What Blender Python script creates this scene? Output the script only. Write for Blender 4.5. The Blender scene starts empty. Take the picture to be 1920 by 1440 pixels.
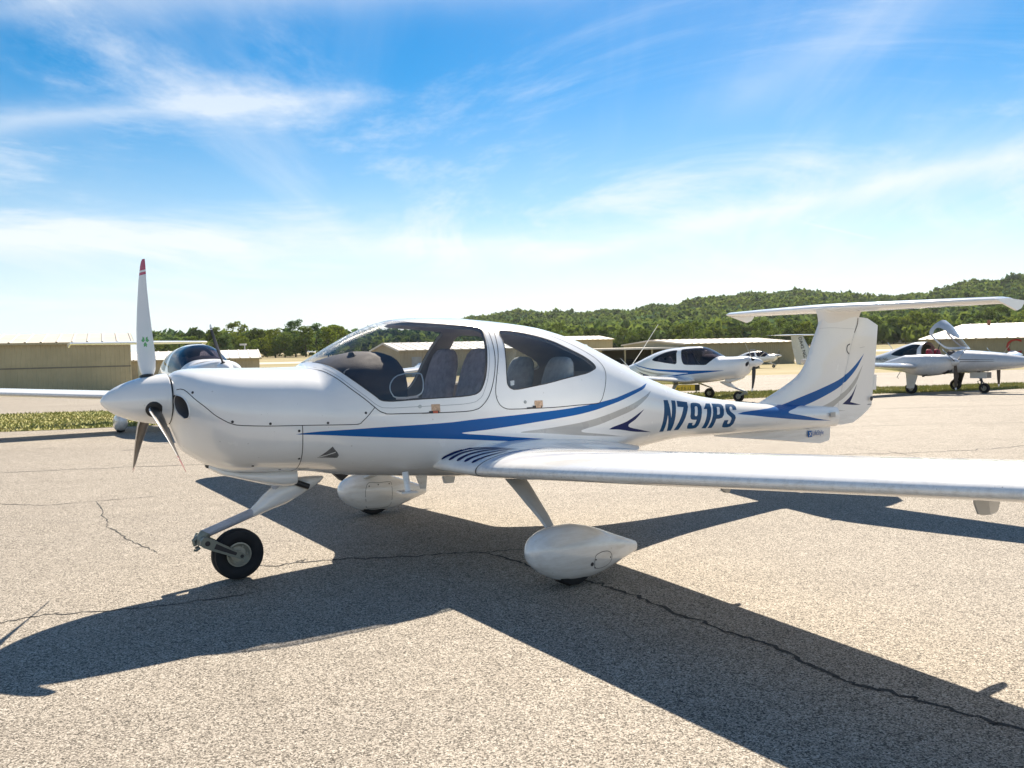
import bpy, bmesh, math, random
import numpy as np
from mathutils import Vector, Matrix
from mathutils.geometry import delaunay_2d_cdt
R = math.radians
random.seed(7); rng = np.random.default_rng(7)
scene = bpy.context.scene
COL = scene.collection

# ------------------------------------------------------------------ camera
cam_d = bpy.data.cameras.new('camera')
cam_d.sensor_width = 36.0
cam_d.lens = 36.0 * 1597.845 / 1920.0
cam_d.clip_start = 0.05
cam_d.clip_end = 12000
cam = bpy.data.objects.new('camera', cam_d)
COL.objects.link(cam)
cam.matrix_world = Matrix.Translation((0, 0, 1.513)) @ Matrix.Rotation(R(90 - 2.443), 4, 'X') @ Matrix.Rotation(R(-1.199), 4, 'Z')
scene.camera = cam

# ------------------------------------------------------------------ sun, sky, exposure
SUN_SHIFT = Vector((-0.315, -1.06, -1.0))           # the way the light travels
sun_el = math.atan2(1.0, math.hypot(SUN_SHIFT.x, SUN_SHIFT.y))
sun_az = math.atan2(-SUN_SHIFT.x, -SUN_SHIFT.y)
sun_d = bpy.data.lights.new('sun', 'SUN')
sun_d.energy = 5.0
sun_d.angle = R(0.53)
sun_d.color = (1.0, 0.88, 0.72)
sun = bpy.data.objects.new('sun', sun_d)
COL.objects.link(sun)
sun.rotation_mode = 'QUATERNION'
sun.rotation_quaternion = SUN_SHIFT.to_track_quat('-Z', 'Y')
sun.location = (10, 40, 40)

SKY_STRENGTH = 0.05
world = bpy.data.worlds.new('World')
scene.world = world
world.use_nodes = True
wn = world.node_tree; wn.nodes.clear()
def N(tree, kind, **kw):
    n = tree.nodes.new(kind)
    for k, v in kw.items():
        if k.startswith('i_'):
            n.inputs[k[2:].replace('_', ' ')].default_value = v
        else:
            setattr(n, k, v)
    return n
def link(tree, a, b): tree.links.new(a, b)
def math_n(tree, op, a, b=None, clamp=False):
    n = tree.nodes.new('ShaderNodeMath'); n.operation = op; n.use_clamp = clamp
    for i, v in enumerate((a, b)):
        if v is None: continue
        if isinstance(v, (int, float)): n.inputs[i].default_value = v
        else: tree.links.new(v, n.inputs[i])
    return n.outputs[0]
def ramp(tree, fac, stops, interp='LINEAR'):
    n = tree.nodes.new('ShaderNodeValToRGB'); cr = n.color_ramp; cr.interpolation = interp
    while len(cr.elements) < len(stops): cr.elements.new(0.5)
    for e, (p, c) in zip(cr.elements, stops):
        e.position = p; e.color = c if len(c) == 4 else (*c, 1)
    tree.links.new(fac, n.inputs[0]); return n.outputs[0]
def mixc(tree, fac, a, b, blend='MIX'):
    n = tree.nodes.new('ShaderNodeMix'); n.data_type = 'RGBA'; n.blend_type = blend
    for idx, v in ((0, fac), (6, a), (7, b)):
        if isinstance(v, (int, float)): n.inputs[idx].default_value = v
        elif isinstance(v, tuple): n.inputs[idx].default_value = v if len(v) == 4 else (*v, 1)
        else: tree.links.new(v, n.inputs[idx])
    return n.outputs[2]

sky = N(wn, 'ShaderNodeTexSky', sky_type='NISHITA', sun_disc=False, sun_elevation=sun_el, sun_rotation=sun_az,
        altitude=150.0, air_density=1.0, dust_density=0.3, ozone_density=1.5)
hsv = N(wn, 'ShaderNodeHueSaturation', i_Saturation=1.75, i_Hue=0.495, i_Value=0.98)
link(wn, sky.outputs[0], hsv.inputs['Color'])
tc = N(wn, 'ShaderNodeTexCoord')
sep = N(wn, 'ShaderNodeSeparateXYZ'); link(wn, tc.outputs['Generated'], sep.inputs[0])
link(wn, ramp(wn, sep.outputs[2], [(0.0, (0, 0, 0)), (.12, (.55,) * 3), (.28, (1, 1, 1))]), hsv.inputs['Fac'])
den = math_n(wn, 'ADD', math_n(wn, 'MAXIMUM', sep.outputs[2], 0.0), 0.085)
px_ = math_n(wn, 'DIVIDE', sep.outputs[0], den)
py_ = math_n(wn, 'DIVIDE', sep.outputs[1], den)
comb = N(wn, 'ShaderNodeCombineXYZ'); link(wn, px_, comb.inputs[0]); link(wn, py_, comb.inputs[1])
def cloud_layer(rot, scale, off, nscale, detail, rough, dist, lo, hi):
    mp = N(wn, 'ShaderNodeMapping'); mp.inputs['Rotation'].default_value = (0, 0, R(rot)); mp.inputs['Scale'].default_value = scale
    mp.inputs['Location'].default_value = off
    link(wn, comb.outputs[0], mp.inputs[0])
    nz = N(wn, 'ShaderNodeTexNoise'); nz.inputs['Scale'].default_value = nscale; nz.inputs['Detail'].default_value = detail
    nz.inputs['Roughness'].default_value = rough; nz.inputs['Distortion'].default_value = dist
    link(wn, mp.outputs[0], nz.inputs['Vector'])
    return ramp(wn, nz.outputs[0], [(lo, (0, 0, 0)), (hi, (1, 1, 1))], 'EASE')
c1 = cloud_layer(-9, (1.0, 0.16, 1), (2.3, 0.35, 0), 0.80, 6, 0.60, 0.9, 0.43, 0.74)     # long cirrus streaks running away from the camera
c2 = cloud_layer(24, (0.75, 0.60, 1), (0.9, 4.4, 0), 0.62, 8, 0.68, 1.4, 0.45, 0.74)    # torn wisps
c3 = cloud_layer(-14, (0.50, 0.22, 1), (5.2, 1.1, 0), 0.36, 3, 0.5, 0.5, 0.46, 0.74)      # broad thin veil
nz = N(wn, 'ShaderNodeTexNoise'); nz.inputs['Scale'].default_value = 1.3; nz.inputs['Detail'].default_value = 7; nz.inputs['Roughness'].default_value = .62; link(wn, comb.outputs[0], nz.inputs['Vector'])
def streak(p, q, width, soft=1.0, ragged=0.35, fade=0.25):
    """one long cloud lying along the line p-q of the cloud layer"""
    d = Vector((q[0] - p[0], q[1] - p[1])); L = d.length; d /= L
    rx = math_n(wn, 'SUBTRACT', px_, p[0]); ry = math_n(wn, 'SUBTRACT', py_, p[1])
    along = math_n(wn, 'ADD', math_n(wn, 'MULTIPLY', rx, d.x / L), math_n(wn, 'MULTIPLY', ry, d.y / L))
    wob = math_n(wn, 'MULTIPLY', math_n(wn, 'SUBTRACT', nz.outputs[0], .5), width * 2.2 * ragged * 2)
    acr = math_n(wn, 'ADD', math_n(wn, 'ADD', math_n(wn, 'MULTIPLY', rx, -d.y), math_n(wn, 'MULTIPLY', ry, d.x)), wob)
    g = math_n(wn, 'POWER', 2.718, math_n(wn, 'MULTIPLY', math_n(wn, 'POWER', math_n(wn, 'ABSOLUTE', math_n(wn, 'DIVIDE', acr, width)), 1.6), -1.0))
    e = math_n(wn, 'MULTIPLY', ramp(wn, along, [(0.0, (0, 0, 0)), (fade, (1, 1, 1)), (1.0 - fade * .4, (1, 1, 1)), (1.0, (0, 0, 0))], 'EASE'), ramp(wn, nz.outputs[0], [(.25, (.35,) * 3), (.65, (1,) * 3)]))
    return math_n(wn, 'MULTIPLY', math_n(wn, 'MULTIPLY', g, e), soft)
cl = math_n(wn, 'ADD', math_n(wn, 'MULTIPLY', c1, 0.5), math_n(wn, 'MULTIPLY', c2, 0.8), True)
cl = math_n(wn, 'ADD', cl, math_n(wn, 'MULTIPLY', c3, 0.30), True)
for st in (streak((.1, 5.7), (3.0, 1.72), .22, .9, .35, .2), streak((.60, 3.0), (1.25, 1.3), .15, .38, .5), streak((1.40, 4.29), (2.07, 4.78), .012, .6, .25, .35),
           streak((-3.4, 3.9), (.6, 5.3), .50, .85, .5, .2), streak((-2.2, 2.75), (-.3, 2.58), .10, .65, .8, .3), streak((-1.6, 2.0), (.3, 1.95), .10, .55, .8, .3)):
    cl = math_n(wn, 'ADD', cl, st, True)
low = ramp(wn, sep.outputs[2], [(0.0, (1, 1, 1)), (0.12, (.95, .95, .95)), (0.42, (.65, .65, .65)), (1.0, (0.3, 0.3, 0.3))])
cfac = math_n(wn, 'MULTIPLY', math_n(wn, 'MULTIPLY', cl, low), 0.9)
haze_ = ramp(wn, sep.outputs[2], [(0.0, (.75, .75, .75)), (0.06, (.45, .45, .45)), (0.15, (.14, .14, .14)), (0.30, (.02, .02, .02)), (.5, (0, 0, 0))])
veil = mixc(wn, haze_, hsv.outputs[0], (7.4, 8.9, 10.0))
skyc = mixc(wn, cfac, veil, (8.4, 8.8, 9.2))
bg = N(wn, 'ShaderNodeBackground', i_Strength=SKY_STRENGTH)
link(wn, skyc, bg.inputs[0])
wo = N(wn, 'ShaderNodeOutputWorld'); link(wn, bg.outputs[0], wo.inputs[0])

vs = scene.view_settings
vs.view_transform = 'Standard'; vs.look = 'None'; vs.exposure = 1.22; vs.gamma = 1.0; vs.use_curve_mapping = False
scene.render.engine = 'CYCLES'
scene.cycles.use_denoising = True
scene.cycles.max_bounces = 6; scene.cycles.diffuse_bounces = 3; scene.cycles.glossy_bounces = 3; scene.cycles.volume_bounces = 0; scene.cycles.transparent_max_bounces = 16
scene.cycles.caustics_reflective = False; scene.cycles.caustics_refractive = False
world.cycles.sampling_method = 'MANUAL'; world.cycles.sample_map_resolution = 512

# ------------------------------------------------------------------ materials
MATS = {}
def new_mat(name):
    m = bpy.data.materials.new(name); m.use_nodes = True; MATS[name] = m
    nt = m.node_tree; p = nt.nodes['Principled BSDF']; return m, nt, p
def obj_coord(nt): return N(nt, 'ShaderNodeTexCoord').outputs['Object']
def noise(nt, vec, scale, detail=4, rough=0.55, dist=0.0):
    n = N(nt, 'ShaderNodeTexNoise'); n.inputs['Scale'].default_value = scale; n.inputs['Detail'].default_value = detail
    n.inputs['Roughness'].default_value = rough; n.inputs['Distortion'].default_value = dist
    link(nt, vec, n.inputs['Vector']); return n.outputs[0]
def simple(name, col, rough=0.5, metal=0.0, var=0.08, vscale=3.0, coat=0.0, bump=0.0, bscale=40.0, spec=0.5):
    m, nt, p = new_mat(name); co = obj_coord(nt)
    n = noise(nt, co, vscale, 5, 0.6)
    dark = tuple(c * (1 - var * 2) for c in col); lite = tuple(min(1, c * (1 + var)) for c in col)
    link(nt, ramp(nt, n, [(0.3, dark), (0.7, lite)]), p.inputs['Base Color'])
    p.inputs['Metallic'].default_value = metal
    link(nt, ramp(nt, noise(nt, co, vscale * 2.3, 3), [(0.25, (rough * 0.85,) * 3), (0.75, (min(1, rough * 1.15),) * 3)]), p.inputs['Roughness'])
    p.inputs['Coat Weight'].default_value = coat; p.inputs['Coat Roughness'].default_value = 0.05
    p.inputs['Specular IOR Level'].default_value = spec
    if bump:
        b = N(nt, 'ShaderNodeBump', i_Strength=bump, i_Distance=0.01); link(nt, noise(nt, co, bscale, 4), b.inputs['Height']); link(nt, b.outputs[0], p.inputs['Normal'])
    return m
def paint(name, col, specks=0.0, rough=0.22, coat=0.95, grime=None, spec=0.5):
    """glossy aircraft paint with faint grime; specks = share of bug splats"""
    m, nt, p = new_mat(name); co = obj_coord(nt)
    g = noise(nt, co, 1.7, 6, 0.65)
    base = ramp(nt, g, [(0.25, tuple(c * 0.93 for c in col)), (0.65, col)])
    p.inputs['Specular IOR Level'].default_value = spec
    if grime:
        sp = N(nt, 'ShaderNodeSeparateXYZ'); link(nt, co, sp.inputs[0])
        v = N(nt, 'ShaderNodeTexVoronoi'); v.inputs['Scale'].default_value = 26.0; link(nt, co, v.inputs['Vector'])
        sz = N(nt, 'ShaderNodeSeparateColor'); link(nt, v.outputs['Color'], sz.inputs[0])
        spot = math_n(nt, 'LESS_THAN', v.outputs['Distance'], math_n(nt, 'MULTIPLY', math_n(nt, 'POWER', sz.outputs[0], 5.0), 0.16))
        nrm = N(nt, 'ShaderNodeSeparateXYZ'); link(nt, N(nt, 'ShaderNodeTexCoord').outputs['Normal'], nrm.inputs[0])
        if grime == 'nose':     # insects and road film on the leading edge
            gm = math_n(nt, 'MULTIPLY', math_n(nt, 'SUBTRACT', -0.35, nrm.outputs[0]), 2.2, True)
            film = math_n(nt, 'MULTIPLY', math_n(nt, 'MULTIPLY', gm, ramp(nt, noise(nt, co, 30.0, 5, .7), [(.45, (0, 0, 0)), (.75, (1, 1, 1))])), .35)
            base = mixc(nt, film, base, (.30, .26, .20)); base = mixc(nt, math_n(nt, 'MULTIPLY', math_n(nt, 'MULTIPLY', spot, gm), .8), base, (.07, .055, .045))
        else:                   # oil and soot streaking aft along the belly
            mp = N(nt, 'ShaderNodeMapping'); mp.inputs['Scale'].default_value = (.9, 9, 9); link(nt, co, mp.inputs[0])
            gm = math_n(nt, 'MULTIPLY', math_n(nt, 'SUBTRACT', 0.80, sp.outputs[2]), 5.0, True)
            st = ramp(nt, noise(nt, mp.outputs[0], 1.6, 6, .65), [(.42, (0, 0, 0)), (.72, (1, 1, 1))])
            base = mixc(nt, math_n(nt, 'MULTIPLY', math_n(nt, 'MULTIPLY', gm, st), .40), base, (.34, .28, .20)); base = mixc(nt, math_n(nt, 'MULTIPLY', spot, .25), base, (.25, .22, .18))
    link(nt, base, p.inputs['Base Color'])
    link(nt, ramp(nt, noise(nt, co, 6.0, 4), [(0.2, (rough * 0.7,) * 3), (0.8, (rough * 1.35,) * 3)]), p.inputs['Roughness'])
    p.inputs['Coat Weight'].default_value = coat; p.inputs['Coat Roughness'].default_value = 0.035; p.inputs['Coat IOR'].default_value = 1.6
    b = N(nt, 'ShaderNodeBump', i_Strength=0.025, i_Distance=0.01); link(nt, noise(nt, co, 2.6, 2), b.inputs['Height']); link(nt, b.outputs[0], p.inputs['Normal'])
    return m
WHITE = paint('white_paint', (0.86, 0.86, 0.85), grime='belly')
WING_W = paint('wing_white_paint', (0.86, 0.86, 0.85), grime='nose')
BLUE = paint('blue_paint', (0.0, 0.105, 0.36), rough=.45, coat=.06, spec=.22)
NAVY = paint('navy_paint', (0.004, 0.014, 0.095), rough=.45, coat=.06, spec=.22)
GREYP = paint('grey_stripe_paint', (0.42, 0.42, 0.41), rough=0.3)
REGB = paint('registration_blue', (0.0, 0.062, 0.17), rough=.45, coat=.06, spec=.22)
REDP = paint('red_paint', (0.45, 0.02, 0.06))
GREENP = paint('green_paint', (0.01, 0.28, 0.06))
MAROON = paint('maroon_paint', (0.16, 0.02, 0.06))
SEAM = simple('seam_dark', (0.045, 0.045, 0.05), 0.7)
SEAMG = simple('seam_grey', (0.30, 0.31, 0.33), 0.7)
DARK = simple('dark_plastic', (0.02, 0.021, 0.024), 0.55, bump=0.15)
PANEL = simple('glareshield_dark', (0.045, 0.043, 0.052), 0.75, bump=0.2, bscale=120)
RUBBER = simple('tyre_rubber', (0.014, 0.014, 0.016), 0.8, var=0.2, bump=0.2)
METAL = simple('brushed_metal', (0.45, 0.46, 0.45), 0.38, 0.85)
OLIVE = simple('fork_metal', (0.26, 0.27, 0.23), 0.45, 0.55, var=0.15)
STEELD = simple('dark_steel', (0.06, 0.06, 0.065), 0.4, 0.8)
RIM = simple('wheel_rim', (0.50, 0.47, 0.38), 0.45, 0.35, var=0.2)
FABRIC = simple('seat_fabric', (0.38, 0.33, 0.345), 0.9, var=0.15, vscale=20, bump=0.3, bscale=250)
FABRIC_L = simple('seat_fabric_light', (0.44, 0.45, 0.45), 0.9, var=0.12, vscale=20, bump=0.3, bscale=250)
REDSEAT = simple('red_seat_leather', (0.30, 0.012, 0.03), 0.6)
TRIM = simple('cabin_trim', (0.40, 0.36, 0.33), 0.85, var=0.12)
CARPET = simple('cabin_carpet', (0.05, 0.05, 0.055), 0.95, var=0.2, vscale=30)
BLADE = paint('blade_white', (0.74, 0.75, 0.76), rough=0.35)
BLADE_D = simple('blade_dark', (0.045, 0.036, 0.032), 0.35, 0.2, var=0.3, vscale=6)
SILVER = paint('silver_paint', (0.54, 0.55, 0.57), rough=0.25)
PLACARD = simple('placard_orange', (0.62, 0.42, 0.28), 0.6, var=0.2, vscale=60)
def glass(name, tint, refl=1.0):
    m = bpy.data.materials.new(name); m.use_nodes = True; nt = m.node_tree; nt.nodes.clear()
    tr = N(nt, 'ShaderNodeBsdfTransparent'); tr.inputs[0].default_value = (*tint, 1)
    gl = N(nt, 'ShaderNodeBsdfGlossy'); gl.inputs['Roughness'].default_value = 0.015
    co = obj_coord(nt)
    b = N(nt, 'ShaderNodeBump', i_Strength=0.02, i_Distance=0.01); link(nt, noise(nt, co, 3.0, 2), b.inputs['Height']); link(nt, b.outputs[0], gl.inputs['Normal'])
    lw = N(nt, 'ShaderNodeLayerWeight', i_Blend=0.5)
    fac = math_n(nt, 'ADD', math_n(nt, 'MULTIPLY', math_n(nt, 'POWER', lw.outputs['Facing'], 4.5), 0.9 * refl), 0.06, True)
    mx = N(nt, 'ShaderNodeMixShader'); link(nt, fac, mx.inputs[0]); link(nt, tr.outputs[0], mx.inputs[1]); link(nt, gl.outputs[0], mx.inputs[2])
    out = N(nt, 'ShaderNodeOutputMaterial'); link(nt, mx.outputs[0], out.inputs[0]); return m
GLASS = glass('canopy_glass', (0.92, 0.92, 0.92))
GLASS_R = glass('rear_window_glass', (0.80, 0.83, 0.84))
GLASS_D = glass('tinted_canopy_glass', (0.35, 0.33, 0.37))
GLASS_DD = glass('dark_window_glass', (0.10, 0.11, 0.13))

# ------------------------------------------------------------------ object helpers
def tag(o, label=None, cat=None, group=None, kind=None):
    if label: o['label'] = label
    if cat: o['category'] = cat
    if group: o['group'] = group
    if kind: o['kind'] = kind
    return o
def empty(name, loc=(0, 0, 0), rz=0.0):
    o = bpy.data.objects.new(name, None); o.empty_display_size = 0.3
    o.location = loc; o.rotation_euler = (0, 0, rz); COL.objects.link(o); return o
def link_mesh(name, me, parent=None, loc=None):
    o = bpy.data.objects.new(name, me); COL.objects.link(o)
    if parent is not None: o.parent = parent
    if loc is not None: o.location = loc
    return o
def mesh(name, V, F, mats, smooth=False, normals=None, fm=None, sharp=None):
    me = bpy.data.meshes.new(name)
    me.from_pydata([tuple(map(float, v)) for v in V], [], [tuple(map(int, f)) for f in F])
    for m in (mats if isinstance(mats, (list, tuple)) else [mats]): me.materials.append(m)
    if fm is not None: me.polygons.foreach_set('material_index', np.array(fm, np.int32))
    if smooth:
        me.polygons.foreach_set('use_smooth', np.ones(len(me.polygons), bool))
        if normals is not None: me.normals_split_custom_set_from_vertices([tuple(map(float, n)) for n in normals])
        elif sharp is not None: me.set_sharp_from_angle(angle=R(sharp))
    me.update(); return me
def obj(name, V, F, mats, parent=None, **kw):
    return link_mesh(name, mesh(name, V, F, mats, **kw), parent)
class MB:
    """collects shapes of one part"""
    def __init__(s): s.V = []; s.F = []; s.M = []
    def add(s, V, F, mi=0):
        o = len(s.V); s.V += [tuple(map(float, v)) for v in V]; s.F += [tuple(int(i) + o for i in f) for f in F]; s.M += [mi] * len(F); return s
    def box(s, a, b, mi=0):
        x0, y0, z0 = a; x1, y1, z1 = b
        return s.add([(x0, y0, z0), (x1, y0, z0), (x1, y1, z0), (x0, y1, z0), (x0, y0, z1), (x1, y0, z1), (x1, y1, z1), (x0, y1, z1)],
                     [(0, 3, 2, 1), (4, 5, 6, 7), (0, 1, 5, 4), (1, 2, 6, 5), (2, 3, 7, 6), (3, 0, 4, 7)], mi)
    def tube(s, pts, rad, n=10, caps=True, mi=0, flat=1.0, up=None):
        pts = [Vector(p) for p in pts]; rad = rad if isinstance(rad, (list, tuple)) else [rad] * len(pts)
        V = []; F = []
        prev = None
        for i, p in enumerate(pts):
            d = (pts[min(i + 1, len(pts) - 1)] - pts[max(i - 1, 0)]).normalized()
            u = Vector(up) if up else (Vector((0, 0, 1)) if abs(d.z) < 0.9 else Vector((0, 1, 0)))
            if prev is not None and not up: u = prev
            a = d.cross(u).normalized(); b = a.cross(d).normalized(); prev = b
            for k in range(n):
                t = 2 * math.pi * k / n; V.append(p + a * (math.cos(t) * rad[i] * flat) + b * (math.sin(t) * rad[i]))
        m = len(pts)
        for i in range(m - 1):
            for k in range(n):
                F.append((i * n + k, i * n + (k + 1) % n, (i + 1) * n + (k + 1) % n, (i + 1) * n + k))
        if caps: F.append(tuple(range(n - 1, -1, -1))); F.append(tuple((m - 1) * n + k for k in range(n)))
        return s.add(V, F, mi)
    def lathe(s, prof, origin, axis='x', n=32, mi=0, close=False):
        """prof: list of (along axis, radius)"""
        V = []; F = []
        for a, r in prof:
            for k in range(n):
                t = 2 * math.pi * k / n; c, q = math.cos(t) * r, math.sin(t) * r
                p = {'x': (a, c, q), 'y': (c, a, q), 'z': (c, q, a)}[axis]
                V.append(tuple(p[j] + origin[j] for j in range(3)))
        for i in range(len(prof) - 1):
            for k in range(n): F.append((i * n + k, i * n + (k + 1) % n, (i + 1) * n + (k + 1) % n, (i + 1) * n + k))
        return s.add(V, F, mi)
    def loft(s, rings, caps=True, mi=0):
        n = len(rings[0]); V = [p for r in rings for p in r]; F = []
        for i in range(len(rings) - 1):
            for k in range(n): F.append((i * n + k, i * n + (k + 1) % n, (i + 1) * n + (k + 1) % n, (i + 1) * n + k))
        if caps: F.append(tuple(range(n - 1, -1, -1))); F.append(tuple((len(rings) - 1) * n + k for k in range(n)))
        return s.add(V, F, mi)
    def plate(s, poly, y0, y1, mi=0):
        """polygon in (x,z) extruded along y"""
        n = len(poly); V = [(x, y0, z) for x, z in poly] + [(x, y1, z) for x, z in poly]
        F = [tuple(range(n)), tuple(range(2 * n - 1, n - 1, -1))] + [(k, k + n, (k + 1) % n + n, (k + 1) % n) for k in range(n)]
        return s.add(V, F, mi)
    def mesh(s, name, mats, smooth=True, sharp=35):
        me = mesh(name, s.V, s.F, mats, smooth=smooth, fm=s.M, sharp=sharp)
        bm = bmesh.new(); bm.from_mesh(me); bmesh.ops.recalc_face_normals(bm, faces=bm.faces); bm.to_mesh(me); bm.free()
        return me
    def obj(s, name, mats, parent=None, smooth=True, sharp=35, loc=None):
        return link_mesh(name, s.mesh(name, mats, smooth, sharp), parent, loc)
def pchip(xs, ys):
    xs = np.array(xs, float); ys = np.array(ys, float); h = np.diff(xs); d = np.diff(ys) / h
    m = np.zeros_like(xs); m[0] = d[0]; m[-1] = d[-1]
    for i in range(1, len(xs) - 1):
        if d[i - 1] * d[i] > 0:
            w1 = 2 * h[i] + h[i - 1]; w2 = h[i] + 2 * h[i - 1]; m[i] = (w1 + w2) / (w1 / d[i - 1] + w2 / d[i])
    def F(x):
        x = np.clip(np.asarray(x, float), xs[0], xs[-1]); i = np.clip(np.searchsorted(xs, x) - 1, 0, len(h) - 1)
        t = (x - xs[i]) / h[i]; a = ys[i]; b = ys[i + 1]; ma = m[i] * h[i]; mb = m[i + 1] * h[i]
        return (2 * t**3 - 3 * t**2 + 1) * a + (t**3 - 2 * t**2 + t) * ma + (-2 * t**3 + 3 * t**2) * b + (t**3 - t**2) * mb
    return F
def catmull(P, closed=True, per=6, corner=55):
    """smooth a polygon, keeping corners sharper than `corner` degrees"""
    P = [np.array(p, float) for p in P]; n = len(P); out = []
    def is_corner(i):
        if not closed and i in (0, n - 1): return True
        a = P[i] - P[i - 1]; b = P[(i + 1) % n] - P[i]
        c = np.dot(a, b) / (np.linalg.norm(a) * np.linalg.norm(b) + 1e-12); return c < math.cos(R(corner))
    cs = [is_corner(i) for i in range(n)]
    for i in range(n if closed else n - 1):
        p1 = P[i]; p2 = P[(i + 1) % n]
        p0 = P[i - 1] if not cs[i] else p1 * 2 - p2; p3 = P[(i + 2) % n] if not cs[(i + 1) % n] else p2 * 2 - p1
        L = np.linalg.norm(p2 - p1)
        t0 = (p2 - p0); t1 = (p3 - p1)
        t0 = t0 / (np.linalg.norm(t0) + 1e-9) * L; t1 = t1 / (np.linalg.norm(t1) + 1e-9) * L
        for k in range(per):
            t = k / per
            out.append((2*t**3-3*t**2+1)*p1 + (t**3-2*t**2+t)*t0 + (-2*t**3+3*t**2)*p2 + (t**3-t**2)*t1)
    if not closed: out.append(P[-1])
    return [tuple(p) for p in out]
def in_poly(pts, poly):
    x, y = pts[:, 0], pts[:, 1]; c = np.zeros(len(pts), bool); n = len(poly); j = n - 1
    for i in range(n):
        xi, yi = poly[i]; xj, yj = poly[j]
        m = ((yi > y) != (yj > y)) & (x < (xj - xi) * (y - yi) / (yj - yi + 1e-15) + xi)
        c ^= m; j = i
    return c

# ------------------------------------------------------------------ lofted bodies with cut-out regions
class Body:
    """superellipse body along x; phi -90 (keel) .. 90 (top) on one side"""
    VS = 0.45
    def __init__(s, top, bot, wid, mid, nu, nl):
        s.zt, s.zb, s.w, s.zm, s.nu, s.nl = [pchip(*zip(*a)) for a in (top, bot, wid, mid, nu, nl)]
    def S(s, x, ph, side=-1):
        x = np.asarray(x, float); ph = np.asarray(ph, float); co = np.cos(ph); si = np.sin(ph); up = si >= 0
        n = np.where(up, s.nu(x), s.nl(x)); rr = (np.abs(co)**n + np.abs(si)**n)**(-1 / n)
        zm = s.zm(x); hz = np.where(up, s.zt(x) - zm, zm - s.zb(x))
        return np.stack(np.broadcast_arrays(x, side * s.w(x) * rr * co, zm + hz * rr * si), -1)
    def nrm(s, x, ph, side=-1):
        d = 2e-4; x = np.asarray(x, float); ph = np.asarray(ph, float)
        a = s.S(x + d, ph, side) - s.S(x - d, ph, side); q = np.clip(ph, -math.pi/2 + d, math.pi/2 - d)
        b = s.S(x, q + d, side) - s.S(x, q - d, side)
        n = np.cross(a, b) if side < 0 else np.cross(b, a)
        n = -n if side < 0 else -n
        n /= np.linalg.norm(n, axis=-1, keepdims=True) + 1e-12
        c = s.S(x, ph, side); ctr = np.stack([c[..., 0], np.zeros_like(c[..., 0]), s.zm(c[..., 0])], -1)
        sgn = np.sign(((c - ctr) * n).sum(-1, keepdims=True)); sgn[sgn == 0] = 1
        return n * sgn
    def cut(s, xs, phis, loops, classify, side=-1):
        """triangulate the (x,phi) sheet with the loops as edges. returns {class: (V,F,normals,uv)}"""
        pts = []; edges = []
        for x in xs:
            for p in phis: pts.append((x, p * s.VS))
        for L in loops:
            o = len(pts); n = len(L)
            pts += [(x, R(p) * s.VS) for x, p in L]
            edges += [(o + k, o + (k + 1) % n) for k in range(n)]
        r = delaunay_2d_cdt([Vector(p) for p in pts], edges, [], 0, 1e-6, False)
        uv = np.array([(v.x, v.y / s.VS) for v in r[0]]); F = np.array([tuple(f) for f in r[2]])
        uv[:, 1] = np.clip(uv[:, 1], -math.pi / 2, math.pi / 2)
        P = s.S(uv[:, 0], uv[:, 1], side); NN = s.nrm(uv[:, 0], uv[:, 1], side)
        cen = uv[F].mean(1); cen[:, 1] = np.degrees(cen[:, 1])
        cls = classify(cen); out = {}
        fn = np.cross(P[F[:, 1]] - P[F[:, 0]], P[F[:, 2]] - P[F[:, 0]])
        flip = (fn * NN[F].mean(1)).sum(1) < 0
        F[flip] = F[flip][:, ::-1]
        for c in set(cls):
            f = F[np.array([k == c for k in cls])]; ids, inv = np.unique(f, return_inverse=True)
            out[c] = (P[ids], inv.reshape(-1, 3), NN[ids], uv[ids])
        return out
    def strip(s, line, width, off=0.0008, side=-1, closed=False, per=5, smooth=True):
        """thin ribbon lying on the skin along (x,phi deg) points"""
        L = catmull(line, closed, per, 80) if smooth else line
        a = np.array(L); x = a[:, 0]; ph = np.radians(a[:, 1]); P = s.S(x, ph, side); NN = s.nrm(x, ph, side)
        if closed: T = np.roll(P, -1, 0) - np.roll(P, 1, 0)
        else: T = np.gradient(P, axis=0)
        T /= np.linalg.norm(T, axis=1, keepdims=True) + 1e-12; B = np.cross(NN, T)
        w = width / 2; V = np.concatenate([P + B * w + NN * off, P - B * w + NN * off]); n = len(P)
        F = [(k, (k + 1) % n, (k + 1) % n + n, k + n) for k in range(n if closed else n - 1)]
        return V, F
def merge_sides(a, b):
    V = np.concatenate([a[0], b[0]]); F = np.concatenate([a[1], b[1] + len(a[0])]); NN = np.concatenate([a[2], b[2]]); return V, F, NN
def text_mesh(parent, name, body, loc, size, mat, rx=R(90), rz=0.0, squeeze=1.0, extrude=.0006, align='LEFT'):
    cu = bpy.data.curves.new(name, 'FONT'); cu.body = body; cu.size = size; cu.extrude = extrude; cu.align_x = align; cu.resolution_u = 3
    t = bpy.data.objects.new('tmp_text', cu); COL.objects.link(t)
    dg = bpy.context.evaluated_depsgraph_get(); me = bpy.data.meshes.new_from_object(t.evaluated_get(dg)); bpy.data.objects.remove(t)
    me.name = name; me.materials.clear(); me.materials.append(mat)
    o = link_mesh(name, me, parent); o.location = loc; o.rotation_euler = (rx, 0, rz); o.scale = (squeeze, 1, 1); return o
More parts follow.
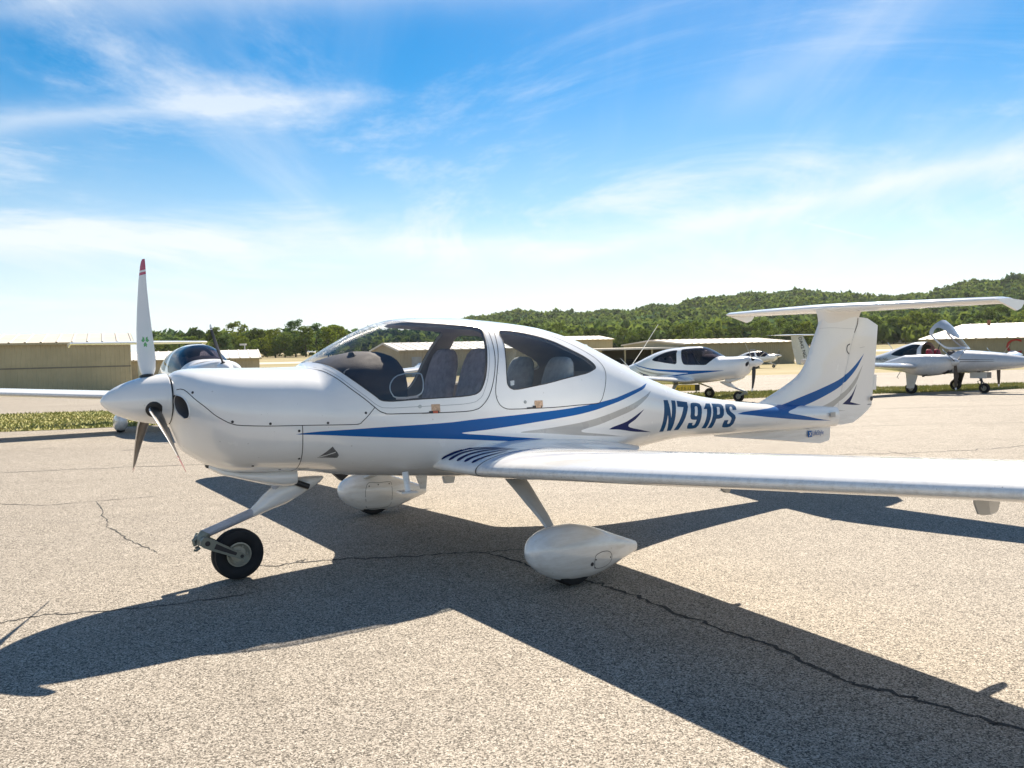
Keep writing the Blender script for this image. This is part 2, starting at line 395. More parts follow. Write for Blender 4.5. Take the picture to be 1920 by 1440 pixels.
def rounded_box_loft(rings_spec, n=20, e=3.2):
    """rings_spec: (centre, half width y, half depth, axis dir) -> loft of superellipse rings in planes spanned by y and d"""
    rings = []
    for c, hw, hd, d in rings_spec:
        d = Vector(d).normalized(); ring = []
        for k in range(n):
            a = 2 * math.pi * k / n; co, si = math.cos(a), math.sin(a); rr = (abs(co)**e + abs(si)**e)**(-1 / e)
            p = Vector(c) + Vector((0, 1, 0)) * hw * rr * co + d * hd * rr * si; ring.append(tuple(p))
        rings.append(ring)
    return rings
# ------------------------------------------------------------------ the setting: ground
TZ = pchip([-500,0,14,17,22,26.5,29.7,60,106,200,350,430,6000],[0,0,0,-.03,-.18,-.30,-.38,-.9,-1.2,-1.1,-.25,0,0])
def tz(y): return float(TZ(y))
def ground_mat(name, kind):
    m, nt, p = new_mat(name); co = obj_coord(nt)
    if kind == 'asphalt':
        big = noise(nt, co, 0.22, 4, 0.6); med = noise(nt, co, 2.2, 3, 0.65)
        v = N(nt, 'ShaderNodeTexVoronoi'); v.inputs['Scale'].default_value = 150.0; link(nt, co, v.inputs['Vector'])
        v2 = N(nt, 'ShaderNodeTexVoronoi'); v2.inputs['Scale'].default_value = 250.0; link(nt, co, v2.inputs['Vector'])
        stone = N(nt, 'ShaderNodeSeparateColor'); link(nt, v.outputs['Color'], stone.inputs[0])
        stone2 = N(nt, 'ShaderNodeSeparateColor'); link(nt, v2.outputs['Color'], stone2.inputs[0])
        c = ramp(nt, stone.outputs[0], [(0.0, (.07,.064,.056)), (.20, (.165,.15,.128)), (.44, (.34,.312,.27)), (.75, (.44,.405,.352)), (1.0, (.57,.535,.48))])
        c2 = ramp(nt, stone2.outputs[1], [(0.0, (.36,.35,.34)), (.20, (.72,.70,.68)), (.5, (1.05,1.05,1.05))])
        c = mixc(nt, 0.85, c, c2, 'MULTIPLY')
        edge = N(nt, 'ShaderNodeTexVoronoi', feature='DISTANCE_TO_EDGE'); edge.inputs['Scale'].default_value = 150.0; link(nt, co, edge.inputs['Vector'])
        tar = ramp(nt, edge.outputs[0], [(0.0, (.45,.42,.39)), (.10, (1,1,1))])
        c = mixc(nt, 0.75, c, tar, 'MULTIPLY')
        c = mixc(nt, 0.55, c, ramp(nt, big, [(.3, (.80,.79,.78)), (.7, (1.10,1.09,1.07))]), 'MULTIPLY')
        c = mixc(nt, 0.35, c, ramp(nt, med, [(.25, (.78,.77,.76)), (.75, (1.12,1.12,1.12))]), 'MULTIPLY')
        fine = noise(nt, co, 7.0, 2, 0.7)
        c = mixc(nt, 0.3, c, ramp(nt, fine, [(.3, (.80,.79,.78)), (.7, (1.16,1.16,1.16))]), 'MULTIPLY')
        # oil drips, tyre scuffs and old patches
        spots = ramp(nt, noise(nt, co, 1.1, 3, .5, .6), [(.66, (0, 0, 0)), (.74, (1, 1, 1))])
        c = mixc(nt, math_n(nt, 'MULTIPLY', spots, .30), c, (.16, .145, .125))
        drip = N(nt, 'ShaderNodeTexVoronoi'); drip.inputs['Scale'].default_value = .55; link(nt, co, drip.inputs['Vector'])
        dz_ = math_n(nt, 'ADD', drip.outputs['Distance'], math_n(nt, 'MULTIPLY', fine, .10))
        c = mixc(nt, math_n(nt, 'MULTIPLY', ramp(nt, dz_, [(.085, (1, 1, 1)), (.14, (0, 0, 0))]), .45), c, (.10, .09, .08))
        mp = N(nt, 'ShaderNodeMapping'); mp.inputs['Rotation'].default_value = (0, 0, R(-24)); mp.inputs['Scale'].default_value = (.05, .9, 1); link(nt, co, mp.inputs[0])
        c = mixc(nt, .5, c, ramp(nt, noise(nt, mp.outputs[0], 1.0, 5, .6), [(.30, (.80,.79,.78)), (.5, (1,1,1)), (.72, (1.12,1.11,1.09))]), 'MULTIPLY')
        link(nt, c, p.inputs['Base Color']); p.inputs['Roughness'].default_value = .85; p.inputs['Specular IOR Level'].default_value = .25
        b = N(nt, 'ShaderNodeBump', i_Strength=.5, i_Distance=.004); link(nt, stone.outputs[1], b.inputs['Height']); link(nt, b.outputs[0], p.inputs['Normal'])
    elif kind == 'grass':
        n1 = noise(nt, co, .35, 6, .65); n2 = noise(nt, co, 6.0, 5, .7)
        c = ramp(nt, n1, [(.3, (.22,.24,.08)), (.5, (.30,.29,.11)), (.7, (.37,.33,.15))])
        c = mixc(nt, .6, c, ramp(nt, n2, [(.3, (.6,.6,.6)), (.7, (1.25,1.25,1.2))]), 'MULTIPLY')
        link(nt, c, p.inputs['Base Color']); p.inputs['Roughness'].default_value = .95; p.inputs['Specular IOR Level'].default_value = .1
    elif kind == 'field':
        mp = N(nt, 'ShaderNodeMapping'); mp.inputs['Scale'].default_value = (.012, .05, 1); link(nt, co, mp.inputs[0])
        n1 = noise(nt, mp.outputs[0], 1.0, 6, .6); n2 = noise(nt, co, .8, 5, .7)
        c = ramp(nt, n1, [(.32, (.20,.19,.085)), (.45, (.28,.24,.13)), (.6, (.36,.31,.20)), (.75, (.30,.255,.15))])
        c = mixc(nt, .5, c, ramp(nt, n2, [(.3, (.7,.7,.7)), (.7, (1.2,1.2,1.2))]), 'MULTIPLY')
        link(nt, c, p.inputs['Base Color']); p.inputs['Roughness'].default_value = .95; p.inputs['Specular IOR Level'].default_value = .1
    return m
ASPHALT = ground_mat('worn_asphalt', 'asphalt'); GRASS = ground_mat('grass_ground', 'grass'); FIELD = ground_mat('dry_field', 'field')
CRACK = simple('crack_tar', (.022,.021,.020), .8, var=.3, vscale=30)
def sheet(name, xs, ys, dz, mat, kind='structure', hill=False):
    V = []; F = []; n = len(ys)
    for x in xs:
        for y in ys: V.append((x, y, tz(y) + dz))
    for i in range(len(xs) - 1):
        for j in range(n - 1): F.append((i*n+j, (i+1)*n+j, (i+1)*n+j+1, i*n+j+1))
    o = obj(name, V, F, mat, smooth=True); tag(o, kind=kind); return o
ys_field = list(np.arange(-60, 60, 6)) + list(np.arange(60, 440, 12)) + [600, 1000, 2000, 4000, 7000]
fld = sheet('field', list(np.linspace(-4000, -300, 8)) + list(np.linspace(-200, 200, 20)) + list(np.linspace(300, 4000, 8)), ys_field, -.02, FIELD)
tag(fld, 'dry yellow airfield grass reaching out to the woods', 'field')
ap_y = list(np.arange(-30, 66, 2.0))
ap = sheet('apron', [-90, -45, -20, 0, 20, 45, 90], ap_y, 0.0, ASPHALT)
tag(ap, 'pale worn asphalt apron with dark stone chips and cracks', 'apron')
rw = sheet('runway', [-700, 0, 700], list(np.arange(196, 232, 6)), 0.0, simple('runway_concrete', (.46,.42,.36), .9, var=.1, vscale=.05))
tag(rw, 'pale runway strip far across the field', 'runway')
tw = sheet('taxiway', [-700, 0, 700], list(np.arange(118, 134, 4)), 0.0, simple('taxiway_asphalt', (.40,.36,.30), .9, var=.1, vscale=.05))
tag(tw, 'pale taxiway crossing behind the hangars', 'taxiway')
# grass strip between apron and taxi lane
NEAR = [(-60,1.0),(-10.8,18.0),(8.3,28.7),(15.7,30.9),(45,40),(80,52)]; FAR = [(-60,22.5),(-17,28.2),(12,35.5),(20,37.5),(60,50),(80,56)]
gx = np.linspace(-45, 70, 116); ny = np.interp(gx, *zip(*NEAR)) + rng.normal(0, .10, len(gx)); fy = np.interp(gx, *zip(*FAR)) + rng.normal(0, .15, len(gx))
V = []; F = []; K = 6
for i, x in enumerate(gx):
    for k in range(K):
        y = ny[i] + (fy[i] - ny[i]) * k / (K - 1); V.append((x, y, tz(y) + .008))
for i in range(len(gx) - 1):
    for k in range(K - 1): F.append((i*K+k, (i+1)*K+k, (i+1)*K+k+1, i*K+k+1))
gs = obj('grass_strip', V, F, GRASS, smooth=True); tag(gs, 'green and straw coloured grass strip beyond the parked aircraft', 'grass', kind='structure')
def blades(n, xr, h0, h1):
    x = rng.uniform(*xr, n); a = np.interp(x, *zip(*NEAR)) - .08; b = np.interp(x, *zip(*FAR)); y = a + (b - a) * rng.random(n)**1.15 + rng.normal(0, .10, n)
    z = TZ(y) + .006; h = rng.uniform(h0, h1, n); w = rng.uniform(.012, .03, n); t = rng.uniform(0, math.pi, n); lx = rng.normal(0, .03, n); ly = rng.normal(0, .03, n)
    V = np.empty((n, 3, 3)); dx, dy = np.cos(t) * w, np.sin(t) * w
    V[:, 0] = np.stack([x - dx, y - dy, z], 1); V[:, 1] = np.stack([x + dx, y + dy, z], 1); V[:, 2] = np.stack([x + lx, y + ly, z + h], 1)
    return V.reshape(-1, 3)
gb = blades(70000, (-22, 34), .02, .085)
def grass_blade_mat():
    m, nt, p = new_mat('grass_blades'); co = obj_coord(nt)
    c = ramp(nt, noise(nt, co, .5, 5, .7), [(.3, (.21,.24,.07)), (.5, (.30,.30,.10)), (.68, (.40,.35,.17))])
    c = mixc(nt, .6, c, ramp(nt, noise(nt, co, 14.0, 2, .5), [(.3, (.6,.6,.6)), (.7, (1.25,1.25,1.1))]), 'MULTIPLY')
    link(nt, c, p.inputs['Base Color']); p.inputs['Roughness'].default_value = .8; p.inputs['Subsurface Weight'].default_value = 0.0; return m
o = obj('grass_blades', gb, np.arange(len(gb)).reshape(-1, 3), grass_blade_mat()); tag(o, 'short uneven grass blades on the strip', 'grass', kind='stuff')
# cracks in the apron, children of it
def crack(pts, w, jit=.012, sub=7):
    P = []
    for a, b in zip(pts[:-1], pts[1:]):
        for k in range(sub):
            t = k / sub; P.append(np.array(a) * (1 - t) + np.array(b) * t + rng.normal(0, jit, 2))
    P.append(np.array(pts[-1])); P = np.array(P); T = np.gradient(P, axis=0); T /= np.linalg.norm(T, axis=1, keepdims=True); B = np.stack([-T[:, 1], T[:, 0]], 1)
    n = len(P); ww = w * rng.uniform(.35, 1.25, n); ww[0] = ww[-1] = .001
    V = [(p[0] + b[0]*q, p[1] + b[1]*q, tz(p[1]) + .0025) for p, b, q in zip(P, B, ww)] + [(p[0] - b[0]*q, p[1] - b[1]*q, tz(p[1]) + .0025) for p, b, q in zip(P, B, ww)]
    return obj('pavement_crack', V, [(k, k+1, k+1+n, k+n) for k in range(n - 1)], CRACK, ap)
crack([(-1.604,6.06),(-1.419,6.121),(-1.195,6.164),(-.96,6.16),(-.692,6.201),(-.461,6.262),(-.244,6.26),(-.026,6.019),(.155,5.741),(.391,5.495),(.575,5.284),(.74,5.044),(.903,4.736),(1.034,4.524),(1.177,4.313),(1.323,4.09),(1.398,3.866),(1.474,3.688),(1.616,3.588),(1.758,3.419),(1.936,3.208),(2.6,2.5)], .013)
crack([(-.244,6.26),(-.066,6.311),(.134,6.327),(.5,6.36)], .010)
crack([(-4.2,4.3),(-2.959,4.819),(-2.857,4.908),(-2.729,4.959),(-2.462,4.992),(-2.067,5.112),(-1.844,5.217),(-1.642,5.317)], .007)
crack([(-5.9,8.9),(-5.35,8.806),(-4.766,8.65),(-4.473,8.827),(-4.092,8.971),(-3.806,9.099)], .007)
crack([(-4.371,8.846),(-3.835,7.9),(-3.629,7.568),(-3.341,7.149),(-3.0,6.748),(-2.743,6.478)], .006)
crack([(-1.857,6.035),(-1.689,5.977),(-1.569,6.102),(-1.513,6.16)], .009)
crack([(3.542,10.893),(4.318,11.311),(5.16,11.284),(5.922,11.386),(6.897,11.703),(9,12.4)], .012, .03)
crack([(4.761,11.958),(5.057,11.535),(5.21,10.942)], .008, .02)
crack([(-7,11.2),(-4.5,11.6),(-2,11.9)], .010, .03); crack([(2.2,14.2),(6,15.0),(10,15.2)], .012, .03); crack([(5,18.6),(9,20.2),(14,20.9)], .014, .03)

# ------------------------------------------------------------------ hills and woods
def hz_y(px): return 651.84 - (px - 960) * math.tan(R(1.199))     # level line of sight in the photograph's own pixels, used only to read heights off it
SKY_PX = [(-900,655),(-200,655),(100,650),(280,646),(420,647),(560,650),(620,648),(700,634),(800,620),(880,600),(1000,588),(1130,584),(1250,575),(1400,560),(1530,554),(1640,560),(1700,562),(1760,555),(1850,543),(1920,540),(2100,538),(2500,545),(3200,590)]
ang = [math.atan((p - 960) / 1597.8) for p, _ in SKY_PX]; RIDGE = 1100.0
hts = [max(0.0, (hz_y(p) - y) / 1597.8 * RIDGE / math.cos(a) * math.cos(a) - 14.0 + 1.5) for (p, y), a in zip(SKY_PX, ang)]
HILL = pchip(ang, hts)
def hill_z(a, d):
    t = np.clip((d - 420) / (RIDGE - 420), 0, 1); s = t * t * (3 - 2 * t)
    bump = 4.0 * np.sin(a * 31 + d * .011) * np.sin(d * .017 + a * 9) + 2.5 * np.sin(a * 77 - d * .03)
    back = np.clip((d - RIDGE) / 900, 0, 1)
    H = HILL(a); return H * s * (1 - back * .8) + bump * s * np.clip(H / 25, 0, 1)
A_ = np.linspace(math.atan(-1.2), math.atan(1.4), 140); D_ = np.concatenate([np.linspace(400, 1150, 40), np.linspace(1200, 2200, 12)])
V = []; F = []
for a in A_:
    for d in D_: V.append((math.tan(a) * d * math.cos(a), d * math.cos(a), float(hill_z(a, d)) - .15))
n = len(D_)
for i in range(len(A_) - 1):
    for j in range(n - 1): F.append((i*n+j, (i+1)*n+j, (i+1)*n+j+1, i*n+j+1))
hl = obj('hill', V, F, simple('hill_floor', (.045,.07,.022), .95, var=.3, vscale=.03), smooth=True); tag(hl, 'long low hill under dense woods behind the airfield', 'hill', kind='structure')
def leaf_mat(name, base, per_object=True):
    m = bpy.data.materials.new(name); m.use_nodes = True; nt = m.node_tree; nt.nodes.clear(); co = obj_coord(nt)
    if per_object: rnd = N(nt, 'ShaderNodeObjectInfo').outputs['Random']
    else:
        at = N(nt, 'ShaderNodeAttribute'); at.attribute_name = 'tint'; rnd = at.outputs['Fac']
    b0 = tuple(c * .62 for c in base); b1 = (base[0] * 1.45, base[1] * 1.25, base[2] * .9); b2 = (base[0] * .75, base[1] * .9, base[2] * 1.6)
    c = ramp(nt, rnd, [(0, b0), (.35, base), (.7, b1), (1.0, b2)])
    c = mixc(nt, .6, c, ramp(nt, noise(nt, co, .9 if per_object else .25, 3, .6), [(.3, (.6,.6,.6)), (.7, (1.4,1.35,1.2))]), 'MULTIPLY')
    df = N(nt, 'ShaderNodeBsdfDiffuse'); link(nt, c, df.inputs[0]); tl = N(nt, 'ShaderNodeBsdfTranslucent'); link(nt, c, tl.inputs[0])
    mx = N(nt, 'ShaderNodeMixShader'); mx.inputs[0].default_value = .42; link(nt, df.outputs[0], mx.inputs[1]); link(nt, tl.outputs[0], mx.inputs[2])
    out = N(nt, 'ShaderNodeOutputMaterial'); link(nt, mx.outputs[0], out.inputs[0]); return m
LEAF = leaf_mat('foliage', (.125,.18,.035)); WOODS = leaf_mat('woods_foliage', (.105,.16,.042), False)
BARK = simple('bark', (.09,.07,.05), .9, var=.2, vscale=8)
def quads(c, nrm, size, r):
    """leaf quads at centres c with normals nrm"""
    n = len(c); nrm = nrm / (np.linalg.norm(nrm, axis=1, keepdims=True) + 1e-9); t = r.normal(size=(n, 3)); u = np.cross(nrm, t); u /= np.linalg.norm(u, axis=1, keepdims=True) + 1e-9; v = np.cross(nrm, u)
    s = size[:, None]; V = np.empty((n, 4, 3)); V[:, 0] = c + u * s; V[:, 1] = c + v * s * .7; V[:, 2] = c - u * s; V[:, 3] = c - v * s * .7; return V.reshape(-1, 3)
def crown_verts(seed, h, w, nclump, per, leaf):
    r = np.random.default_rng(seed); out = []
    for i in range(nclump):
        a = r.uniform(0, 2*math.pi); f = r.random(); z = h * (.05 + .89 * f); prof = math.sin(math.pi * min(1, .12 + .80 * f))**.7
        rad = w * prof * math.sqrt(r.uniform(.15, 1)); c = np.array([math.cos(a) * rad, math.sin(a) * rad, z]); cr = w * r.uniform(.24, .42)
        d = r.normal(size=(per, 3)); d /= np.linalg.norm(d, axis=1, keepdims=True); d[:, 2] = np.where(d[:, 2] < -.3, -d[:, 2], d[:, 2])
        p = c + d * cr * r.uniform(.55, 1.05, (per, 1)) * np.array([1, 1, .78]); out.append(quads(p, d + r.normal(0, .55, (per, 3)), r.uniform(.55, 1.2, per) * leaf, r))
    return np.concatenate(out)
CROWNS = []
for k, (h, w) in enumerate(((11.5,4.2),(10.0,4.6),(12.5,4.0),(9.0,4.4),(13.0,4.8))):
    v = crown_verts(40 + k, h, w, 46, 70, .34); CROWNS.append((mesh('crown', v, np.arange(len(v)).reshape(-1, 4), LEAF), h, w))
def trunk_mesh(h, w, seed):
    r = random.Random(seed); m = MB(); m.tube([(0,0,-.6),(.05,.02,h*.2),(-.06,.05,h*.45),(.04,0,h*.72)], [.30,.24,.17,.06], 8)
    for i in range(6):
        a = r.uniform(0, 6.28); z = h * r.uniform(.2, .55); L = w * r.uniform(.5, .8); m.tube([(0,0,z),(math.cos(a)*L*.5, math.sin(a)*L*.5, z+L*.45),(math.cos(a)*L, math.sin(a)*L, z+L*.75)], [.11,.07,.02], 6)
    return m.mesh('trunk', BARK)
TRUNKS = [trunk_mesh(h, w, 5 + i) for i, (_, h, w) in enumerate(CROWNS)]
tr = random.Random(3)
def tree(px, d, sc, label, group):
    k = tr.randrange(len(CROWNS)); a = math.atan((px - 960) / 1597.8); x = math.tan(a) * d; zz = tz(d) if d < 420 else float(hill_z(a, d / math.cos(a))) - .2
    root = empty('broadleaf_tree', (x, d, zz), tr.uniform(0, 6.28)); root.scale = (sc * tr.uniform(.9, 1.15), sc * tr.uniform(.9, 1.15), sc * tr.uniform(.88, 1.12)); tag(root, label, 'tree', group)
    link_mesh('trunk', TRUNKS[k], root); link_mesh('crown', CROWNS[k][0], root)
px = 296.0
while px < 660:
    big = 1.12 if 560 < px < 640 else .92
    if px < 400: big = .62
    tree(px, tr.uniform(318, 345), big * tr.uniform(.85, 1.1), 'broadleaf tree in the tree line at the left edge of the dry field', 'trees along the left field edge'); px += tr.uniform(15, 24)
px = 1010.0
while px < 1990:
    big = .80 if px < 1250 else (.86 if px < 1500 else 1.0)
    tree(px, tr.uniform(335, 372), big * tr.uniform(.85, 1.12), 'broadleaf tree in the tree line at the foot of the wooded hill', 'trees along the hill foot'); px += tr.uniform(14, 23)
px = 662.0
while px < 1010:
    tree(px, tr.uniform(340, 372), .62 * tr.uniform(.85, 1.1), 'small broadleaf tree far behind the cockpit of the nearest aircraft', 'trees seen past the cockpit'); px += tr.uniform(20, 30)
# the wood on the hill: one mass
WV = []; WT = []; protos = []
for k in range(7):
    r = np.random.default_rng(90 + k); d = r.normal(size=(70, 3)); d /= np.linalg.norm(d, axis=1, keepdims=True); d[:, 2] = np.abs(d[:, 2]) * r.choice([1, 1, 1, -.4], 70)
    lump = 1 + .28 * np.sin(d[:, 0] * 4 + k) * np.sin(d[:, 1] * 5 + 2 * k)
    protos.append(quads(d * np.array([1, 1, .82]) * lump[:, None] * r.uniform(.72, 1.0, (70, 1)), d + r.normal(0, .45, (70, 3)), r.uniform(.22, .42, 70), r))
r = np.random.default_rng(17)
cnt = 0
for d0 in np.arange(368, 1135, 9.5):
    step = 9.2 / d0
    for a in np.arange(math.atan(-.66), math.atan(.72), step):
        a2 = a + r.normal(0, step * .3); d = d0 + r.normal(0, 3.2); H = float(HILL(a2))
        if H < 3 and d > 470: continue
        if a2 < math.atan((300 - 960) / 1597.8): continue
        if d0 > 560 and r.random() < .12: continue
        rad = r.uniform(4.0, 7.0) if d > 410 else r.uniform(3.2, 4.6); zz = float(hill_z(a2, d)) if d > 400 else tz(d)
        p = protos[r.integers(7)]; t = r.uniform(0, 6.28); c, s = math.cos(t), math.sin(t)
        q = np.stack([p[:, 0]*c - p[:, 1]*s, p[:, 0]*s + p[:, 1]*c, p[:, 2] * r.uniform(.85, 1.35)], 1) * rad
        WV.append(q + np.array([math.sin(a2) * d, math.cos(a2) * d, zz + (5.5 if d > 410 else 3.6) + r.uniform(-1, 1.5)])); WT.append(np.full(len(q), r.random())); cnt += 1
WV = np.concatenate(WV); WT = np.concatenate(WT); nf = len(WV) // 4
me = bpy.data.meshes.new('woods'); me.vertices.add(len(WV)); me.vertices.foreach_set('co', WV.ravel().astype(np.float32)); me.loops.add(nf * 4); me.loops.foreach_set('vertex_index', np.arange(nf * 4, dtype=np.int32))
me.polygons.add(nf); me.polygons.foreach_set('loop_start', np.arange(0, nf * 4, 4, dtype=np.int32)); me.update(calc_edges=True); me.materials.append(WOODS)
at = me.attributes.new('tint', 'FLOAT', 'POINT'); at.data.foreach_set('value', WT.astype(np.float32))
tag(link_mesh('woods', me), 'dense broadleaf woods covering the long hill', 'woods', kind='stuff')
print('woods trees', cnt, 'quads', nf)

# ------------------------------------------------------------------ hangars and other fixtures
def ribbed(p0, p1, z0, z1, rib=.30, dep=.025, flip=False):
    """vertical corrugated sheet between two ground points"""
    p0 = np.array(p0); p1 = np.array(p1); L = np.linalg.norm(p1 - p0); t = (p1 - p0) / L; nn = np.array([t[1], -t[0]]); n = max(2, int(L / rib)); V = []; F = []
    pr = []
    for i in range(n):
        s = i * L / n; w = L / n; pr += [(s, 0), (s + w * .62, 0), (s + w * .72, dep), (s + w * .90, dep)]
    pr.append((L, 0))
    for s, q in pr: b = p0 + t * s + nn * q; V += [(b[0], b[1], z0), (b[0], b[1], z1(s / L) if callable(z1) else z1)]
    for i in range(len(pr) - 1): F.append((2*i, 2*i+2, 2*i+3, 2*i+1))
    return V, F
def hangar(label, p0, p1, depth, eave, rise, wall, roof, doors=(), group=None, overhang=.35, band=None):
    """front wall p0->p1 (left to right as seen), gable roof with the ridge parallel to the front"""
    p0 = np.array(p0, float); p1 = np.array(p1, float); t = (p1 - p0) / np.linalg.norm(p1 - p0); bk = np.array([-t[1], t[0]]); zb = min(tz(p0[1]), tz(p1[1])) - .1; L = np.linalg.norm(p1 - p0)
    mid = (p0 + p1) / 2; root = empty('hangar', (mid[0], mid[1], zb)); tag(root, label, 'hangar', group); M0 = Vector((mid[0], mid[1], zb))
    def loc(V): return [tuple(Vector(v) - M0) for v in V]
    q0, q1 = p0 + bk * depth, p1 + bk * depth; ze = zb + eave; zr = ze + rise
    V, F = ribbed(p0, p1, zb, ze); obj('wall', loc(V), F, wall, root)
    gab = lambda f: ze + rise * (1 - abs(2 * f - 1))
    for a, b in ((p1, q1), (q0, p0)): V, F = ribbed(a, b, zb, lambda f: gab(f) - .02); obj('wall', loc(V), F, wall, root)
    V, F = ribbed(q1, q0, zb, ze); obj('wall', loc(V), F, wall, root)
    # roof: two ribbed slopes with thickness
    for sgn in (0, 1):
        m = MB(); e0 = (p0 if sgn == 0 else q0) - (bk if sgn == 0 else -bk) * overhang; m0 = p0 + bk * depth / 2; n = int(L / .9); V = []; zlo = ze - rise / (depth / 2) * overhang + .03; pr = []
        for i in range(n): s = -.2 + i * (L + .4) / n; w = (L + .4) / n; pr += [(s, 0), (s + w*.82, 0), (s + w*.86, .05), (s + w*.96, .05)]
        pr.append((L + .2, 0))
        for s, q in pr:
            a = e0 + t * s; b = m0 + t * s; V += [(a[0], a[1], zlo + q), (b[0], b[1], zr + .03 + q)]
        m.add(loc(V), [(2*i, 2*i+2, 2*i+3, 2*i+1) for i in range(len(pr) - 1)])
        a0 = e0 - t * .2; a1 = e0 + t * (L + .2)
        m.add(loc([(a0[0], a0[1], zlo - .14), (a1[0], a1[1], zlo - .14), (a1[0], a1[1], zlo), (a0[0], a0[1], zlo)]), [(0, 1, 2, 3)], 1)
        m.obj('roof', [roof, wall], root, False)
    for sd, base in ((0, p0 - t * .22), (1, p1 + t * .22)):
        m = MB(); c = base + bk * depth / 2; a = base - bk * overhang; b = base + bk * (depth + overhang); zl = ze - rise / (depth / 2) * overhang
        m.add(loc([(a[0], a[1], zl - .14), (c[0], c[1], zr - .14), (c[0], c[1], zr + .06), (a[0], a[1], zl + .06)]), [(0, 1, 2, 3)]); m.add(loc([(c[0], c[1], zr - .14), (b[0], b[1], zl - .14), (b[0], b[1], zl + .06), (c[0], c[1], zr + .06)]), [(0, 1, 2, 3)])
        m.obj('fascia', roof, root, False)
    if band:
        m = MB(); f = -bk * .035
        for zz in band:
            a = p0 + f; b = p1 + f; m.add(loc([(a[0], a[1], zb + zz), (b[0], b[1], zb + zz), (b[0], b[1], zb + zz + .09), (a[0], a[1], zb + zz + .09)]), [(0, 1, 2, 3)])
            o2 = m.obj('wall_band', simple('wall_band_%.1f' % zz, (.22,.19,.13), .6), root, False)
    for (s0, s1, h0, h1, mt) in doors:
        a = p0 + t * s0 - bk * .05; b = p0 + t * s1 - bk * .05
        c = [a, b, b + bk * .04, a + bk * .04]; V = [(q[0], q[1], zb + h0) for q in c] + [(q[0], q[1], zb + h1) for q in c]
        MB().add(loc(V), [(0,1,5,4),(1,2,6,5),(2,3,7,6),(3,0,4,7),(4,5,6,7),(0,3,2,1)]).obj('door', mt, root, False)
    return root, zb, t, bk
TAN = simple('tan_siding', (.50,.42,.24), .6, var=.06, vscale=.8); TAN_L = simple('pale_tan_siding', (.47,.40,.27), .6, var=.06, vscale=.8); OLIVE_S = simple('olive_siding', (.34,.30,.19), .6, var=.06, vscale=.8)
ROOF = simple('pale_metal_roof', (.55,.50,.42), .55, .1, var=.07, vscale=.6); ROOF_W = simple('white_metal_roof', (.70,.66,.60), .5, .1, var=.06, vscale=.6)
GREYD = simple('grey_door', (.45,.45,.44), .6); BAY_SHADE = simple('painted_bay_shade', (.03,.03,.03), .9)
hangar('long tan metal hangar with ribbed roof at the left edge', (-57.2,45.0), (-26.6,59.6), 14, 3.50, .70, TAN, ROOF, band=(1.75,))
hangar('small tan hangar with white roof left of the cowling', (-27.5,88), (-26.0+ -.5,88.2), 8, 2.4, .6, TAN_L, ROOF_W) if False else None
hangar('low tan hangar with pale roof seen behind the propeller of the left aircraft', (-38,79.5), (-24.9,84.2), 9, 2.3, .75, TAN_L, ROOF_W)
hangar('tan hangar seen through the cockpit windows', (-11.0,84), (3.6,90), 12, 2.75, .75, TAN_L, ROOF_W, doors=((1.2,2.2,0,2.05,GREYD),))
hangar('long olive hangar with grey door behind the second aircraft', (21.2,103.4), (36.2,109.0), 16, 2.85, .55, OLIVE_S, ROOF, doors=((9.2,10.0,0,2.0,GREYD),))
hangar('low tan hangar whose roof shows behind the rear window', (7.5,140), (17.0,143), 12, 3.9, .6, TAN, ROOF)
hC, zbC, tC, bC = hangar('white roofed tan hangar with a red letter C', (43.3,90), (60.3,73.2), 28, 2.75, 1.6, OLIVE_S, ROOF_W)
MB().tube([(3.6,6.6,3.5),(3.6,6.6,4.85),(3.55,6.2,5.05)], .18, 10).obj('chimney', simple('rust_flue', (.25,.11,.06), .7), hC) if False else None
MB().tube([(2.3,15.0,3.2),(2.3,15.0,4.75)], .17, 10).obj('flue_pipe', simple('rust_flue', (.25,.11,.06), .7), hC)
c = text_mesh(hC, 'hangar_letter', 'C', (0, 0, 0), 2.1, simple('sign_red', (.42,.04,.03), .6), R(90), math.atan2(tC[1], tC[0]), 1.05, .02)
pC = np.array([43.3,90]) + tC * 7.9 - bC * .06 - (np.array([43.3,90]) + np.array([60.3,73.2])) / 2; c.location = (pC[0], pC[1], 1.15)
# open-fronted shelter: roof slab on posts over a dark bay
def shelter():
    root = empty('open_shelter', (15.5, 104, tz(104) - .05)); tag(root, 'open fronted shelter with pale roof and dark bays beside the olive hangar', 'shelter')
    MB().box((-5.2,0,2.20),(4.9,9,2.42)).obj('roof', ROOF_W, root, False)
    MB().box((-5.0,8.6,0),(4.8,8.9,2.19)).obj('back_wall', OLIVE_S, root, False)
    for x in (-5.0,-1.7,1.6,4.6): MB().box((x,.15,0),(x+.18,.33,2.19)).obj('post', TAN, root, False)
    MB().box((-5.0,.4,0),(-4.4,8.5,2.18)).obj('side_wall', TAN, root, False)
    MB().box((-4.3,2.2,0),(4.5,2.35,1.0)).obj('bay_shade_panel', BAY_SHADE, root, False)  # near-black panel: the shade inside the open bays, put in as colour
shelter()
